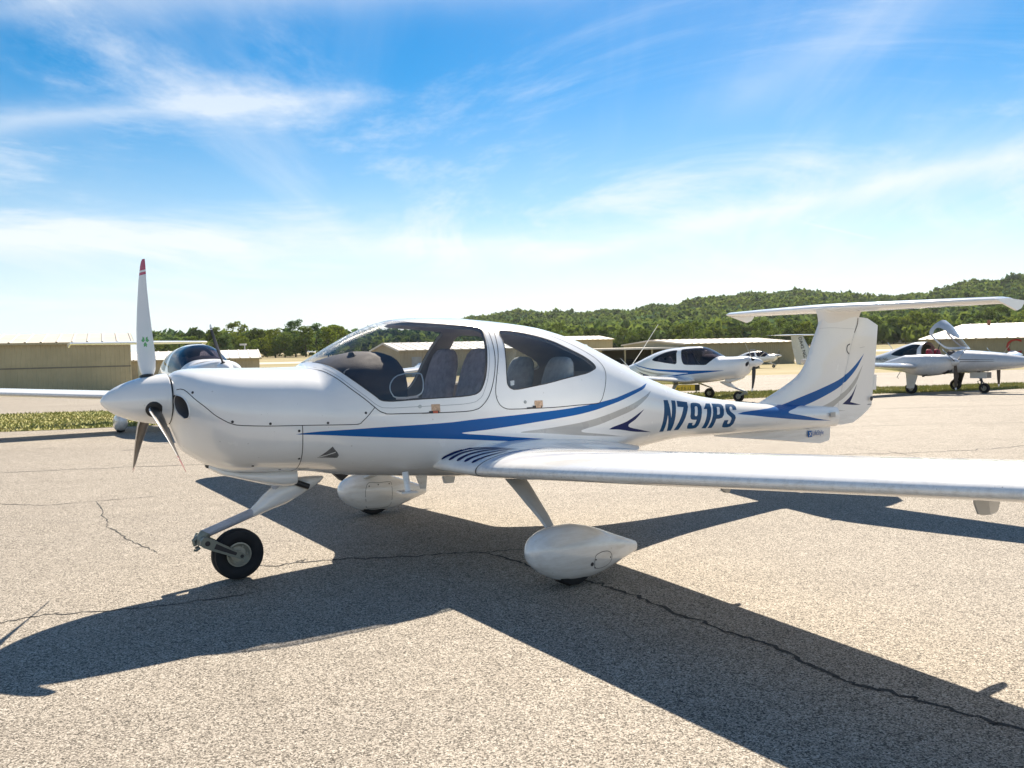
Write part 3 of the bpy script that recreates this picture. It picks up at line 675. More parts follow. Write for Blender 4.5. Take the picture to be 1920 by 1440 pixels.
# taxi sign
def taxi_sign():
    root = empty('taxiway_sign', (7.05, 34.2, tz(34.2)), R(4)); tag(root, 'low yellow and black taxiway sign in the grass beyond the second aircraft', 'sign')
    YEL = simple('sign_yellow', (.75,.52,.06), .5); BLK = simple('sign_black', (.02,.02,.02), .5)
    MB().box((-.48,0,.10),(.30,.12,.34)).obj('panel', YEL, root, False); MB().box((.302,0,.10),(.50,.12,.34)).obj('panel', BLK, root, False)
    MB().box((-.49,.01,.342),(.51,.11,.36)).obj('frame', BLK, root, False)
    for x in (-.35,.35): MB().box((x,.03,0),(x+.05,.09,.10)).obj('leg', METAL, root, False)
    text_mesh(root, 'lettering', '\u2190 F E 13', (-.46,-.004,.145), .19, BLK, R(90), 0, .85)
taxi_sign()
def pole(x, y, h, label):
    root = empty('light_pole', (x, y, tz(y))); tag(root, label, 'pole'); MB().tube([(0,0,0),(0,0,h)], [.10,.06], 8).obj('post', METAL, root); MB().box((-.5,-.15,h-.1),(.15,.15,h+.08)).obj('lamp_head', GREYD, root, False)
pole(-28.1,90.0,3.6,'thin light pole above the low hangar at left'); pole(-35.5,59.2,4.2,'short pole beside the left hangar roof') if False else None
def wind_box():
    root = empty('roof_lamp', (-26.9, 63.0, tz(60) + 4.1)); tag(root, 'small dark lamp on the roof corner of the left hangar', 'lamp'); MB().tube([(0,0,-.2),(0,0,.30)], .05, 8).obj('stem', STEELD, root); MB().loft(rounded_box_loft([((-.28,0,.32),.14,.10,(0,0,1)),((-.1,0,.38),.20,.16,(0,0,1)),((.2,0,.40),.20,.16,(0,0,1)),((.30,0,.40),.10,.08,(0,0,1))])).obj('head', STEELD, root)
wind_box()
# ------------------------------------------------------------------ the air between camera and hill
hz = MB().box((-1500, -80, -3), (1700, 2300, 110)).obj('haze', simple('unused_haze', (1, 1, 1)), None, False)
hm = bpy.data.materials.new('thin_haze'); hm.use_nodes = True; hm.node_tree.nodes.clear()
hv = hm.node_tree.nodes.new('ShaderNodeVolumePrincipled'); hv.inputs['Density'].default_value = 0.00005; hv.inputs['Color'].default_value = (.86, .92, 1, 1); hv.inputs['Anisotropy'].default_value = .3
ho = hm.node_tree.nodes.new('ShaderNodeOutputMaterial'); hm.node_tree.links.new(hv.outputs[0], ho.inputs['Volume'])
hz.data.materials.clear(); hz.data.materials.append(hm); tag(hz, 'thin pale summer haze over the airfield', 'haze', kind='stuff')
# ------------------------------------------------------------------ single-engine light aircraft (x aft from the spinner tip, port = -y)
FUS = Body(
    top=list(zip([.395,.42,.46,.53,.62,.75,.95,1.10,1.27,1.38,1.56,1.73,1.89,1.99,2.15,2.46,2.73,2.92,3.216,3.416,3.63,3.84,4.07,4.30,4.55,4.85,5.13,5.43,5.74,6.02,6.5,7.0,7.28],
        [1.365,1.393,1.411,1.420,1.421,1.418,1.414,1.412,1.414,1.472,1.575,1.662,1.718,1.740,1.751,1.750,1.732,1.715,1.678,1.633,1.571,1.487,1.387,1.283,1.190,1.088,1.023,.974,.931,.900,.862,.825,.80])),
    bot=list(zip([.395,.42,.46,.53,.62,.75,.95,1.2,1.5,2.0,2.6,3.2,3.8,4.2,4.55,4.85,5.25,6.0,7.0,7.28],
        [1.07,1.0,0.905,0.843,0.783,0.729,0.71,0.70,0.645,0.587,0.529,0.523,0.53,0.584,0.621,0.643,0.632,0.609,0.584,0.584])),
    wid=list(zip([.395,.42,.46,.53,.62,.75,.95,1.2,1.6,2.0,2.5,2.9,3.3,3.7,4.1,4.5,5.0,5.5,6.0,6.5,7.0,7.28],
        [.14,.20,.275,.365,.425,.465,.49,.51,.545,.57,.575,.565,.53,.47,.395,.32,.255,.215,.175,.138,.095,.062])),
    mid=list(zip([.395,.5,.7,1.0,1.5,2.2,3.0,3.6,4.2,5.0,6.0,7.28],[1.23,1.20,1.13,1.08,1.04,1.0,.99,.97,.93,.83,.765,.70])),
    nu=list(zip([.395,.5,.7,1.1,1.4,1.9,2.5,3.5,4.5,7.28],[2.0,2.1,2.5,2.7,2.35,2.2,2.2,2.15,2.1,2.1])),
    nl=list(zip([.395,.6,1.0,1.6,2.6,3.6,4.6,7.28],[2.0,2.1,2.3,2.6,2.7,2.5,2.2,2.1])))
L_GLASS = [(1.336,82.0),(1.348,68.1),(1.382,52.8),(1.447,37.0),(1.526,25.4),(1.603,17.2),(1.643,14.2),(1.718,13.0),(1.951,13.0),(2.201,13.4),(2.32,14.0),(2.374,15.1),(2.409,17.2),(2.454,23.2),(2.496,32.5),(2.536,43.3),(2.563,52.1),(2.566,60.2),(2.489,62.2),(2.307,64.8),(2.068,68.8),(1.975,76.0)]
L_GLASS = [(1.335,90.0)] + catmull(L_GLASS, False, 5) + [(1.94,90.0)]
L_REAR = catmull([(2.743,59.4),(2.885,60.5),(3.132,56.3),(3.355,49.2),(3.505,44.3),(3.576,40.0),(3.594,36.4),(3.548,33.0),(3.422,28.2),(3.065,20.8),(2.856,17.9),(2.7,16.1),(2.655,17.4),(2.638,20.8),(2.666,33.4),(2.706,46.3)], True, 5, 75)
L_DOOR = catmull([(2.681,58.6),(2.641,45.5),(2.606,35.7),(2.565,26.7),(2.532,18.1),(2.526,13.4),(2.543,9.2),(2.595,6.0),(2.676,5.1),(3.039,5.1),(3.49,7.1),(3.565,9.1),(3.608,14.0),(3.655,22.6),(3.690,31.0),(3.700,39.1),(3.640,47.0),(3.443,55.5),(3.241,61.8),(3.063,65.4),(2.854,66.7),(2.72,65.0)], True, 5, 75)
L_CANOPY = [(1.25,90.0)] + catmull([(1.256,70.7),(1.307,58.7),(1.354,43.8),(1.444,26.4),(1.581,10.7),(1.637,6.4),(1.697,5.4),(2.024,5.3),(2.313,5.4),(2.383,7.1),(2.461,12.7),(2.527,23.1),(2.579,36.0),(2.606,47.9),(2.626,58.2),(2.64,75.0)], False, 5) + [(2.645,90.0)]
L_BLUE = catmull([(1.054,-12.9),(1.393,-7.2),(1.813,-2.6),(2.279,0.6),(2.802,2.2),(3.198,4.1),(3.534,7.9),(3.789,13.7),(4.088,27.6),(4.272,43.0),(4.149,28.0),(3.865,12.5),(3.556,3.7),(3.196,-1.5),(2.8,-5.5),(2.445,-8.5),(2.228,-10.4),(2.446,-13.4),(2.805,-18.5),(3.417,-27.2),(3.003,-23.6),(2.624,-19.8),(2.118,-15.4),(1.529,-13.6),(1.261,-13.3)], True, 5, 60)
L_GREY = catmull([(2.732,-12.8),(3.036,-10.9),(3.366,-7.5),(3.671,-0.6),(3.942,7.7),(4.142,19.1),(4.283,31.5),(4.185,18.7),(4.012,5.0),(3.801,-3.2),(3.549,-11.2),(3.39,-14.4),(3.344,-15.9),(3.382,-18.0),(3.619,-21.6),(3.88,-26.6),(3.624,-23.7),(3.261,-19.5),(2.938,-15.2)], True, 5, 70)
L_NAVY = catmull([(3.671,-16.8),(3.896,-9.5),(4.128,4.6),(4.01,-7.6),(3.915,-15.2),(4.092,-21.9),(4.265,-28.6),(4.03,-23.6),(3.81,-18.2)], True, 4, 60)
L_TAIL = catmull([(5.487,14.7),(6.006,40.6),(6.22,62.0),(6.30,80.0),(6.70,80.0),(6.48,45.0),(6.324,21.2),(6.557,7.7),(6.835,-9.2),(7.108,-22.6),(6.693,-14.7),(6.025,1.5),(5.727,9.7)], True, 4, 60)
L_INLET = catmull([(0.402,4.0),(0.410,12.5),(0.431,9.9),(0.450,1.2),(0.461,-8.9),(0.458,-16.7),(0.441,-21.4),(0.417,-20.7),(0.403,-10.9)], True, 5, 100)
GLYPH = {
 'N': [[(0,0),(0,1),(.2,1),(.36,.45),(.36,1),(.55,1),(.55,0),(.36,0),(.19,.55),(.19,0)]],
 '7': [[(0,1),(.5,1),(.5,.82),(.28,0),(.06,0),(.28,.8),(0,.8)]],
 '9': [[(0,.25),(0,.12),(.06,.02),(.18,0),(.34,0),(.48,.03),(.53,.14),(.53,.86),(.47,.97),(.35,1),(.18,1),(.05,.97),(0,.86),(0,.5),(.05,.4),(.16,.37),(.33,.37),(.33,.2),(.30,.15),(.23,.15),(.2,.18),(.2,.25)],
       [(.2,.55),(.2,.82),(.23,.86),(.30,.86),(.33,.82),(.33,.55),(.30,.51),(.23,.51)]],
 '1': [[(0,.76),(.16,1),(.36,1),(.36,0),(.15,0),(.15,.76)]],
 'P': [[(0,0),(0,1),(.33,1),(.47,.97),(.53,.86),(.53,.52),(.47,.41),(.33,.38),(.2,.38),(.2,0)], [(.2,.54),(.2,.84),(.29,.84),(.33,.8),(.33,.58),(.29,.54)]],
 'S': [[(.53,.70),(.53,.86),(.47,.97),(.35,1),(.18,1),(.05,.97),(0,.86),(0,.66),(.06,.55),(.30,.40),(.33,.34),(.33,.2),(.30,.15),(.23,.15),(.2,.2),(.2,.31),(0,.31),(0,.14),(.06,.03),(.18,0),(.35,0),(.47,.03),(.53,.14),(.53,.38),(.47,.48),(.23,.64),(.2,.69),(.2,.8),(.23,.85),(.30,.85),(.33,.8),(.33,.70)]],
}
def reg_loops(side):
    """registration letters mapped on the boom; returns [(char, [loops])]"""
    word = 'N791PS'; wid = {'1': .44}; pos = []; u = 0
    for ch in word: pos.append(u); u += wid.get(ch, .62)
    tot = u - .07
    q = np.array([(4.378,-30.4),(5.411,-29.0),(5.536,52.0),(4.426,22.0)])
    out = []
    for ch, p in zip(word, pos):
        loops = []
        for g in GLYPH[ch]:
            L = []
            for k in range(len(g)):
                a = np.array(g[k]); b = np.array(g[(k + 1) % len(g)]); m = max(1, int(np.linalg.norm(b - a) / .12))
                for t in range(m):
                    x, z = a + (b - a) * t / m; uu = (x + p) / tot
                    if side > 0: uu = 1 - uu
                    pt = q[0]*(1-uu)*(1-z) + q[1]*uu*(1-z) + q[2]*uu*z + q[3]*(1-uu)*z
                    L.append(tuple(pt))
            loops.append(L)
        out.append((ch, loops))
    return out
FUS_X = np.concatenate([np.arange(.395, .8, .025), np.arange(.8, 4.6, .05), np.arange(4.6, 7.25, .08), [7.28]])
FUS_P = np.radians(np.linspace(-90, 90, 37))
def fus_sheet(side, letters, stripes):
    reg = reg_loops(side) if letters else []
    loops = [L_GLASS, L_REAR, L_DOOR, L_CANOPY, L_INLET]
    if stripes: loops += [L_BLUE, L_GREY, L_NAVY, L_TAIL]
    for _, ls in reg: loops += ls
    def classify(c):
        k = np.array(['fuselage'] * len(c), dtype=object)
        k[in_poly(c, L_CANOPY)] = 'canopy'; k[in_poly(c, L_GLASS)] = 'canopy_pane'
        if side < 0: k[in_poly(c, L_DOOR)] = 'rear_door'
        k[in_poly(c, L_REAR)] = 'rear_pane'; k[in_poly(c, L_INLET)] = 'inlet'
        if stripes:
            k[in_poly(c, L_BLUE)] = 'blue'; k[in_poly(c, L_GREY)] = 'grey'; k[in_poly(c, L_NAVY)] = 'navy'; k[in_poly(c, L_TAIL)] = 'tailblue'
        for i, (ch, ls) in enumerate(reg):
            m = np.zeros(len(c), bool)
            for l in ls: m ^= in_poly(c, l)
            k[m] = 'letter%d' % i
        return list(k)
    return FUS.cut(FUS_X, FUS_P, loops, classify, side)
def airfoil(n=26, t=0.15, camber=0.028):
    """closed loop from the trailing edge over the top to the nose and back below, unit chord, nose at 0"""
    b = np.linspace(0, math.pi, n); x = (1 - np.cos(b)) / 2
    yt = 5 * t * (0.2969 * np.sqrt(x) - 0.1260 * x - 0.3516 * x**2 + 0.2843 * x**3 - 0.1036 * x**4)
    p = 0.4; yc = np.where(x < p, camber / p**2 * (2 * p * x - x**2), camber / (1 - p)**2 * (1 - 2 * p + 2 * p * x - x**2))
    up = list(zip(x, yc + yt))[::-1]; lo = list(zip(x, yc - yt))[1:-1]
    return up + lo
AF = {}
def section(y, xle, c, z, t=0.15, camber=0.028, rot=0.0, cant=0.0):
    k = (t, camber)
    if k not in AF: AF[k] = airfoil(26, t, camber)
    out = []
    for a, b in AF[k]:
        out.append((xle + a * c, y - math.sin(cant) * b * c, z + math.cos(cant) * b * c - a * c * math.tan(rot)))
    return out
def wing_le(ay): return 2.192 + 0.075 * (ay - .8), 0.675 + 0.077 * (ay - .8)
def wing_mesh(side):
    m = MB(); rings = []
    for ay, c, t in ((.80,1.40,.130),(1.2,1.37,.130),(2.0,1.29,.129),(3.0,1.19,.128),(4.0,1.09,.127),(5.0,.98,.126),(5.45,.92,.125)):
        x, z = wing_le(ay); rings.append(section(side * ay, x, c, z, t, .024, R(1.0)))
    m.loft(rings); return m.mesh('wing', WING_W, True, 60)
def winglet_mesh(side):
    m = MB(); rings = []; x0, z0 = wing_le(5.45)
    for ay, dz, dx, c, t, cant in ((5.45,0,0,.92,.125,0),(5.56,.014,.04,.86,.13,.12),(5.66,.036,.12,.76,.12,.35),(5.73,.075,.22,.62,.11,.7),(5.77,.125,.34,.45,.10,.95),(5.79,.165,.46,.28,.09,1.1)):
        rings.append(section(side * ay, x0 + dx, c, z0 + dz, t, .02, R(.5), side * cant))
    m.loft(rings); return m.mesh('winglet', WING_W, True, 60)
def root_mesh(side):
    m = MB(); rings = []
    for ay, xl, te, z, t in ((.80,2.192,3.592,.675,.130),(.74,2.17,3.62,.676,.129),(.68,2.148,3.68,.680,.126),(.62,2.115,3.78,.687,.122),(.55,2.08,3.92,.694,.116),(.40,2.04,4.05,.70,.108)):
        rings.append(section(side * ay, xl, te - xl, z, t, .024, R(1.0)))
    m.loft(rings, True); return m.mesh('wing_root_fairing', WHITE, True, 60)
def spinner_mesh():
    pr = [(0,.0),(.006,.017),(.02,.036),(.049,.062),(.085,.085),(.12,.103),(.17,.122),(.229,.140),(.30,.153),(.35,.160),(.384,.163),(.388,.160),(.388,.0)]
    return MB().lathe(pr, (0, 0, 1.232), 'x', 40).mesh('spinner', WHITE, True, 40)
HUB = (.285, 0, 1.232)
def blade_mesh(ang, white=True):
    """ang from straight up, turning towards port; white painted front face, dark back"""
    st = [(.10,.055,.85,64,0),(.155,.070,.60,62,0),(.19,.100,.34,59,.0),(.25,.118,.22,54,.002),(.34,.120,.18,48,.004),(.46,.112,.15,42,.006),(.58,.098,.12,37,.004),(.70,.080,.10,33,-.002),(.775,.068,.10,31,-.008),(.80,.064,.09,30,-.012),(.818,.060,.09,30,-.014),(.83,.058,.09,29,-.016),(.86,.050,.08,29,-.020),(.885,.040,.08,28,-.025),(.90,.026,.08,28,-.030)]
    n = 14; V = []; F = []; M = []
    for r, c, t, be, sw in st:
        b = R(be)
        for k in range(n):
            a = 2 * math.pi * k / n; u = math.cos(a) * c / 2 + sw; v = math.sin(a) * c * t / 2
            # chord axis lies between the disc tangent and the shaft
            x = -u * math.sin(b) + v * math.cos(b); tan = u * math.cos(b) + v * math.sin(b)
            V.append((HUB[0] + x, HUB[1] - math.sin(ang) * r + math.cos(ang) * tan, HUB[2] + math.cos(ang) * r + math.sin(ang) * tan))
    tipr = (0.86, 0.80, .775, .755)
    for i in range(len(st) - 1):
        for k in range(n):
            F.append((i * n + k, i * n + (k + 1) % n, (i + 1) * n + (k + 1) % n, (i + 1) * n + k))
            front = math.sin(2 * math.pi * (k + .5) / n) < 0.25
            rm = (st[i][0] + st[i + 1][0]) / 2
            M.append(2 if (rm > .83 or .80 < rm < .818) else (0 if front else 1))
    F.append(tuple((len(st) - 1) * n + k for k in range(n))); M.append(2)
    return mesh('blade', V, F, [BLADE if white else BLADE_D, BLADE_D, REDP if white else BLADE], smooth=True, fm=M, sharp=60)
def tyre_mesh(c, rad, wid):
    w = wid / 2; h = rad * .53
    pr = [(-w*.55, rad-h), (-w*.92, rad-h*.8), (-w, rad-h*.45), (-w*.86, rad-h*.15), (-w*.5, rad-.012*rad/.17)]
    for g in (-.32, 0, .32): pr += [(w*(g-.07), rad-.004), (w*(g-.03), rad-.009), (w*(g+.03), rad-.009), (w*(g+.07), rad-.004)]
    pr += [(w*.5, rad-.012*rad/.17), (w*.86, rad-h*.15), (w, rad-h*.45), (w*.92, rad-h*.8), (w*.55, rad-h)]
    pr = [pr[0]] + [(a, min(r, rad)) for a, r in pr[1:-1]] + [pr[-1]]
    return MB().lathe(pr, c, 'y', 44).mesh('tyre', RUBBER, True, 50)
def rim_mesh(c, rad, wid, mat):
    w = wid / 2; r = rad * .475; m = MB()
    for s in (-1, 1):
        m.lathe([(s*w*.45, r), (s*w*.62, r*1.0), (s*w*.64, r*.90), (s*w*.40, r*.80), (s*w*.22, r*.62), (s*w*.24, r*.36), (s*w*.50, r*.32), (s*w*.52, 0.001)], c, 'y', 32)
        for k in range(6):
            a = 2 * math.pi * k / 6; m.tube([(c[0]+math.cos(a)*r*.70, c[1]+s*w*.24, c[2]+math.sin(a)*r*.70), (c[0]+math.cos(a)*r*.70, c[1]+s*w*.46, c[2]+math.sin(a)*r*.70)], .006, 6)
    return m.mesh('rim', mat, True, 40)
def pant_mesh(side):
    tp = pchip([2.125,2.14,2.184,2.26,2.348,2.45,2.56,2.68,2.80,2.92,3.015],[.255,.30,.345,.376,.390,.390,.372,.335,.288,.240,.202])
    bt = pchip([2.125,2.14,2.184,2.26,2.348,2.45,2.56,2.68,2.80,2.92,3.015],[.245,.20,.146,.090,.052,.034,.030,.044,.076,.110,.138])
    wd = pchip([2.125,2.14,2.184,2.26,2.348,2.45,2.56,2.68,2.80,2.92,3.015],[.012,.045,.080,.108,.124,.128,.122,.104,.076,.045,.022])
    rings = []
    for x in list(2.125 + .05 * np.array([0,.1,.3,.7])) + list(np.linspace(2.18, 3.015, 26)):
        t, b, w = float(tp(x)), float(bt(x)), float(wd(x)); zc = (t + b) / 2; hz = (t - b) / 2; ring = []
        for k in range(28):
            a = 2 * math.pi * k / 28; co, si = math.cos(a), math.sin(a); e = 2.3
            rr = (abs(co)**e + abs(si)**e)**(-1 / e); ring.append((x, side * 1.485 + w * rr * co, zc + hz * rr * si))
        rings.append(ring)
    return MB().loft(rings).mesh('wheel_fairing', WHITE, True, 60)
def leg_mesh(side):
    P = [(2.69, .35, .66, .100), (2.60, .66, .590, .088), (2.545, .85, .535, .076), (2.475, 1.08, .466, .060), (2.42, 1.27, .408, .046), (2.375, 1.40, .365, .035), (2.36, 1.46, .34, .032)]
    rings = []
    for x, y, z, w in P:
        rings.append([(x - w, side * y, z - .004), (x - w * .7, side * (y + .004), z - .016), (x + w * .7, side * (y + .004), z - .016), (x + w, side * y, z - .002), (x + w * .7, side * (y - .004), z + .012), (x - w * .7, side * (y - .004), z + .012)])
    return MB().loft(rings).mesh('main_gear_leg', simple('gear_leg_paint', (0.66, .65, .62), .4) if 'gear_leg_paint' not in MATS else MATS['gear_leg_paint'], True, 40)
# fin and rudder share one aerofoil
FIN_LE = pchip([.60,.80,.896,1.039,1.143,1.251,1.50,1.754,1.86],[5.60,5.80,6.02,6.391,6.62,6.75,6.885,7.015,7.03])
FIN_TE = lambda z: np.interp(z, [.58,.60,.773,1.189,1.68,1.755,1.86],[7.27,7.60,7.953,8.017,8.08,7.872,7.80])
HINGE = lambda z: np.interp(z, [.58,.643,1.446,1.738,1.86],[7.20,7.23,7.53,7.655,7.70])
def fin_t(x, z):
    le = FIN_LE(z); te = np.interp(z, [.58,1.0,1.9],[8.05,8.07,8.10]); s = np.clip((x - le) / (te - le), 1e-6, 1)
    th = np.interp(z, [.6,.9,1.2,1.86],[.088,.080,.066,.058])
    return th * 2.6 * (0.2969*np.sqrt(s) - 0.1260*s - 0.3516*s**2 + 0.2843*s**3 - 0.1036*s**4) * 1.9 + .001
FIN_OUT = [(7.20,.62)] + [(5.9,.62)] + [(float(FIN_LE(z)), z) for z in np.linspace(.80, 1.835, 26)] + [(float(HINGE(z)), z) for z in np.linspace(1.835, .62, 14)][:-1]
RUD_OUT = [(float(HINGE(z)) + .008, z) for z in np.linspace(.605, 1.775, 12)] + [(7.872,1.762),(7.975,1.722),(8.078,1.680),(8.05,1.44),(8.017,1.189),(7.985,.98),(7.953,.775),(7.86,.715),(7.74,.655),(7.603,.602),(7.40,.592)]
T_BLUE = catmull([(5.658,.821),(6.1,.846),(6.289,.859),(6.664,.937),(7.03,1.017),(7.356,1.106),(7.577,1.215),(7.795,1.366),(7.636,1.196),(7.38,1.035),(7.029,.918),(6.663,.83),(6.436,.783),(6.662,.741),(6.918,.691),(7.156,.656),(6.784,.683),(6.168,.752),(5.887,.789)], True, 5, 60)
T_GREY = catmull([(6.794,.778),(7.129,.844),(7.407,.952),(7.606,1.079),(7.774,1.245),(7.635,1.042),(7.459,.915),(7.241,.815),(7.175,.779),(7.24,.763),(7.449,.745),(7.129,.75)], True, 5, 70)
T_NAVY = catmull([(7.379,.819),(7.546,.91),(7.654,1.03),(7.585,.909),(7.526,.835),(7.732,.794),(7.604,.798)], True, 4, 60)
def edge_dist(p, poly):
    d = np.full(len(p), 9.0); n = len(poly)
    for i in range(n):
        a = np.array(poly[i]); b = np.array(poly[(i + 1) % n]); ab = b - a
        t = np.clip(((p - a) @ ab) / (ab @ ab + 1e-12), 0, 1); d = np.minimum(d, np.linalg.norm(p - a - t[:, None] * ab, axis=1))
    return d
def blade_sheet(out, side, stripes, round_edges, step=.05):
    """CDT of a vertical surface outline in (x,z); returns {class:(V,F,N)}"""
    xs = np.arange(5.6, 8.1, step); zs = np.arange(.6, 1.86, step)
    g = np.array([(x, z) for x in xs for z in zs]); g = g[in_poly(g, out)]; g = g[edge_dist(g, out) > .012]
    if round_edges:
        c = np.mean(out, axis=0); inner = [tuple(np.array(o) + (c - np.array(o)) / np.linalg.norm(c - np.array(o)) * .015) for o in out]
        g = np.concatenate([g, inner])
    pts = [tuple(p) for p in g]; edges = []
    for L in [out] + (list(stripes.values()) if stripes else []):
        o = len(pts); n = len(L); pts += [tuple(p) for p in L]; edges += [(o + k, o + (k + 1) % n) for k in range(n)]
    r = delaunay_2d_cdt([Vector(p) for p in pts], edges, [], 0, 1e-6, False)
    uv = np.array([(v.x, v.y) for v in r[0]]); F = np.array([tuple(f) for f in r[2]]); cen = uv[F].mean(1)
    keep = in_poly(cen, out); F = F[keep]; cen = cen[keep]
    def T(p):
        t = fin_t(p[:, 0], p[:, 1])
        if round_edges: t = t * np.sqrt(np.clip(edge_dist(p, out) / .025, 0.02, 1))
        return t
    Y = T(uv); P = np.stack([uv[:, 0], side * Y, uv[:, 1]], 1); d = 1e-3
    gx = (fin_t(uv[:, 0] + d, uv[:, 1]) - fin_t(uv[:, 0] - d, uv[:, 1])) / (2 * d); gz = (fin_t(uv[:, 0], uv[:, 1] + d) - fin_t(uv[:, 0], uv[:, 1] - d)) / (2 * d)
    gx = np.clip(gx, -3, 3); gz = np.clip(gz, -3, 3)
    NN = np.stack([-gx, np.full(len(uv), float(side)), -gz], 1); NN /= np.linalg.norm(NN, axis=1, keepdims=True)
    cls = np.array(['white'] * len(F), dtype=object)
    if stripes:
        for k, L in stripes.items(): cls[in_poly(cen, L)] = k
    fn = np.cross(P[F[:, 1]] - P[F[:, 0]], P[F[:, 2]] - P[F[:, 0]]); fl = fn[:, 1] * side < 0; F[fl] = F[fl][:, ::-1]
    res = {}
    for c in set(cls):
        f = F[cls == c]; ids, inv = np.unique(f, return_inverse=True); res[c] = (P[ids], inv.reshape(-1, 3), NN[ids])
    return res
def stab_mesh(a, b, name):
    """fraction a..b of the tailplane chord"""
    m = MB(); rings = []
    for y in (-1.645, -1.62, -1.2, -.6, -.15, .15, .6, 1.2, 1.62, 1.645):
        ay = abs(y); f = ay / 1.645; le = 7.00 + .40 * f**1.15; te = 7.80 + .12 * f; c = te - le; tt = .115 if ay < 1.63 else .04; z = 1.868
        ring = []
        up = []; lo = []
        for s in np.linspace(a, b, 15) if a > 0 else (1 - np.cos(np.linspace(0, math.pi / 2, 15))) * b:
            t = 5 * tt * (0.2969*math.sqrt(s) - 0.1260*s - 0.3516*s**2 + 0.2843*s**3 - 0.1036*s**4) * c + .001
            dz = -.06 * (s - .62) * c * 1.8 if a > 0 else 0
            up.append((le + s * c, y, z + t + dz)); lo.append((le + s * c, y, z - t + dz))
        rings.append(up + lo[::-1])
    m.loft(rings); return m.mesh(name, WHITE, True, 45)
CACHE = {}
def part(root, name, key, fn, label=None):
    if key not in CACHE: CACHE[key] = fn()
    o = link_mesh(name, CACHE[key], root)
    if label: o['label'] = label
    return o
def sheet_part(root, name, data, mat, label=None):
    key = ('sheet', id(data[0]), name)
    return part(root, name, key, lambda: mesh(name, data[0], data[1], mat, smooth=True, normals=data[2]), label)
SHEETS = {}
def get_sheets(letters, stripes):
    k = (letters, stripes)
    if k not in SHEETS: SHEETS[k] = (fus_sheet(-1, letters, stripes), fus_sheet(1, letters, stripes))
    return SHEETS[k]
def seat_back(x, y, h, mat, z0=.93, lean=.20, w=.21):
    m = MB(); sp = []
    L = math.hypot(lean, 1); ax = (1 / L, 0, -lean / L)
    for f, ww, dd in ((0,.85,.5),(.03,1,.9),(.3,1.0,1),(.62,.98,1),(.80,.92,.9),(.92,.80,.75),(.98,.62,.5),(1.0,.40,.2)):
        sp.append(((x + lean * h * f, y, z0 + h * f), w * ww, .055 * dd, ax))
    m.loft(rounded_box_loft(sp)); return m.mesh('seat_back', mat, True, 50)
def seat_cushion(x, y, mat, z=.90):
    m = MB(); m.loft(rounded_box_loft([((x - .40, y, z), .17, .04, (0,0,1)), ((x - .36, y, z + .01), .21, .075, (0,0,1)), ((x - .1, y, z), .215, .08, (0,0,1)), ((x + .06, y, z - .01), .21, .07, (0,0,1))])); return m.mesh('seat_cushion', mat, True, 50)

FAN = [[(2.0962,-.5064,.7394),(2.1309,-.5222,.7604),(2.1799,-.5356,.78),(2.2492,-.5447,.7939),(2.3147,-.561,.8012),(2.3968,-.6088,.8042),(2.4879,-.6571,.8027)],
 [(2.122,-.5667,.7354),(2.1682,-.5698,.7578),(2.2228,-.5738,.776),(2.2771,-.586,.7876),(2.3362,-.6055,.7957),(2.4365,-.6523,.799),(2.5284,-.6992,.7972)],
 [(2.1544,-.6219,.7323),(2.1973,-.6232,.7528),(2.2478,-.6265,.7693),(2.3109,-.6388,.7819),(2.3721,-.6547,.7894),(2.4793,-.6907,.7949),(2.5639,-.728,.7949)],
 [(2.1856,-.6709,.7287),(2.2277,-.6735,.7474),(2.2739,-.6802,.7608),(2.3316,-.6903,.7735),(2.3878,-.7068,.7814),(2.4828,-.7265,.7902),(2.5766,-.7565,.7925)],
 [(2.2102,-.7298,.7249),(2.2465,-.7347,.7406),(2.2855,-.7422,.7526),(2.3304,-.7477,.764),(2.3731,-.7571,.7723),(2.4317,-.7629,.7808),(2.4837,-.7659,.786)]]
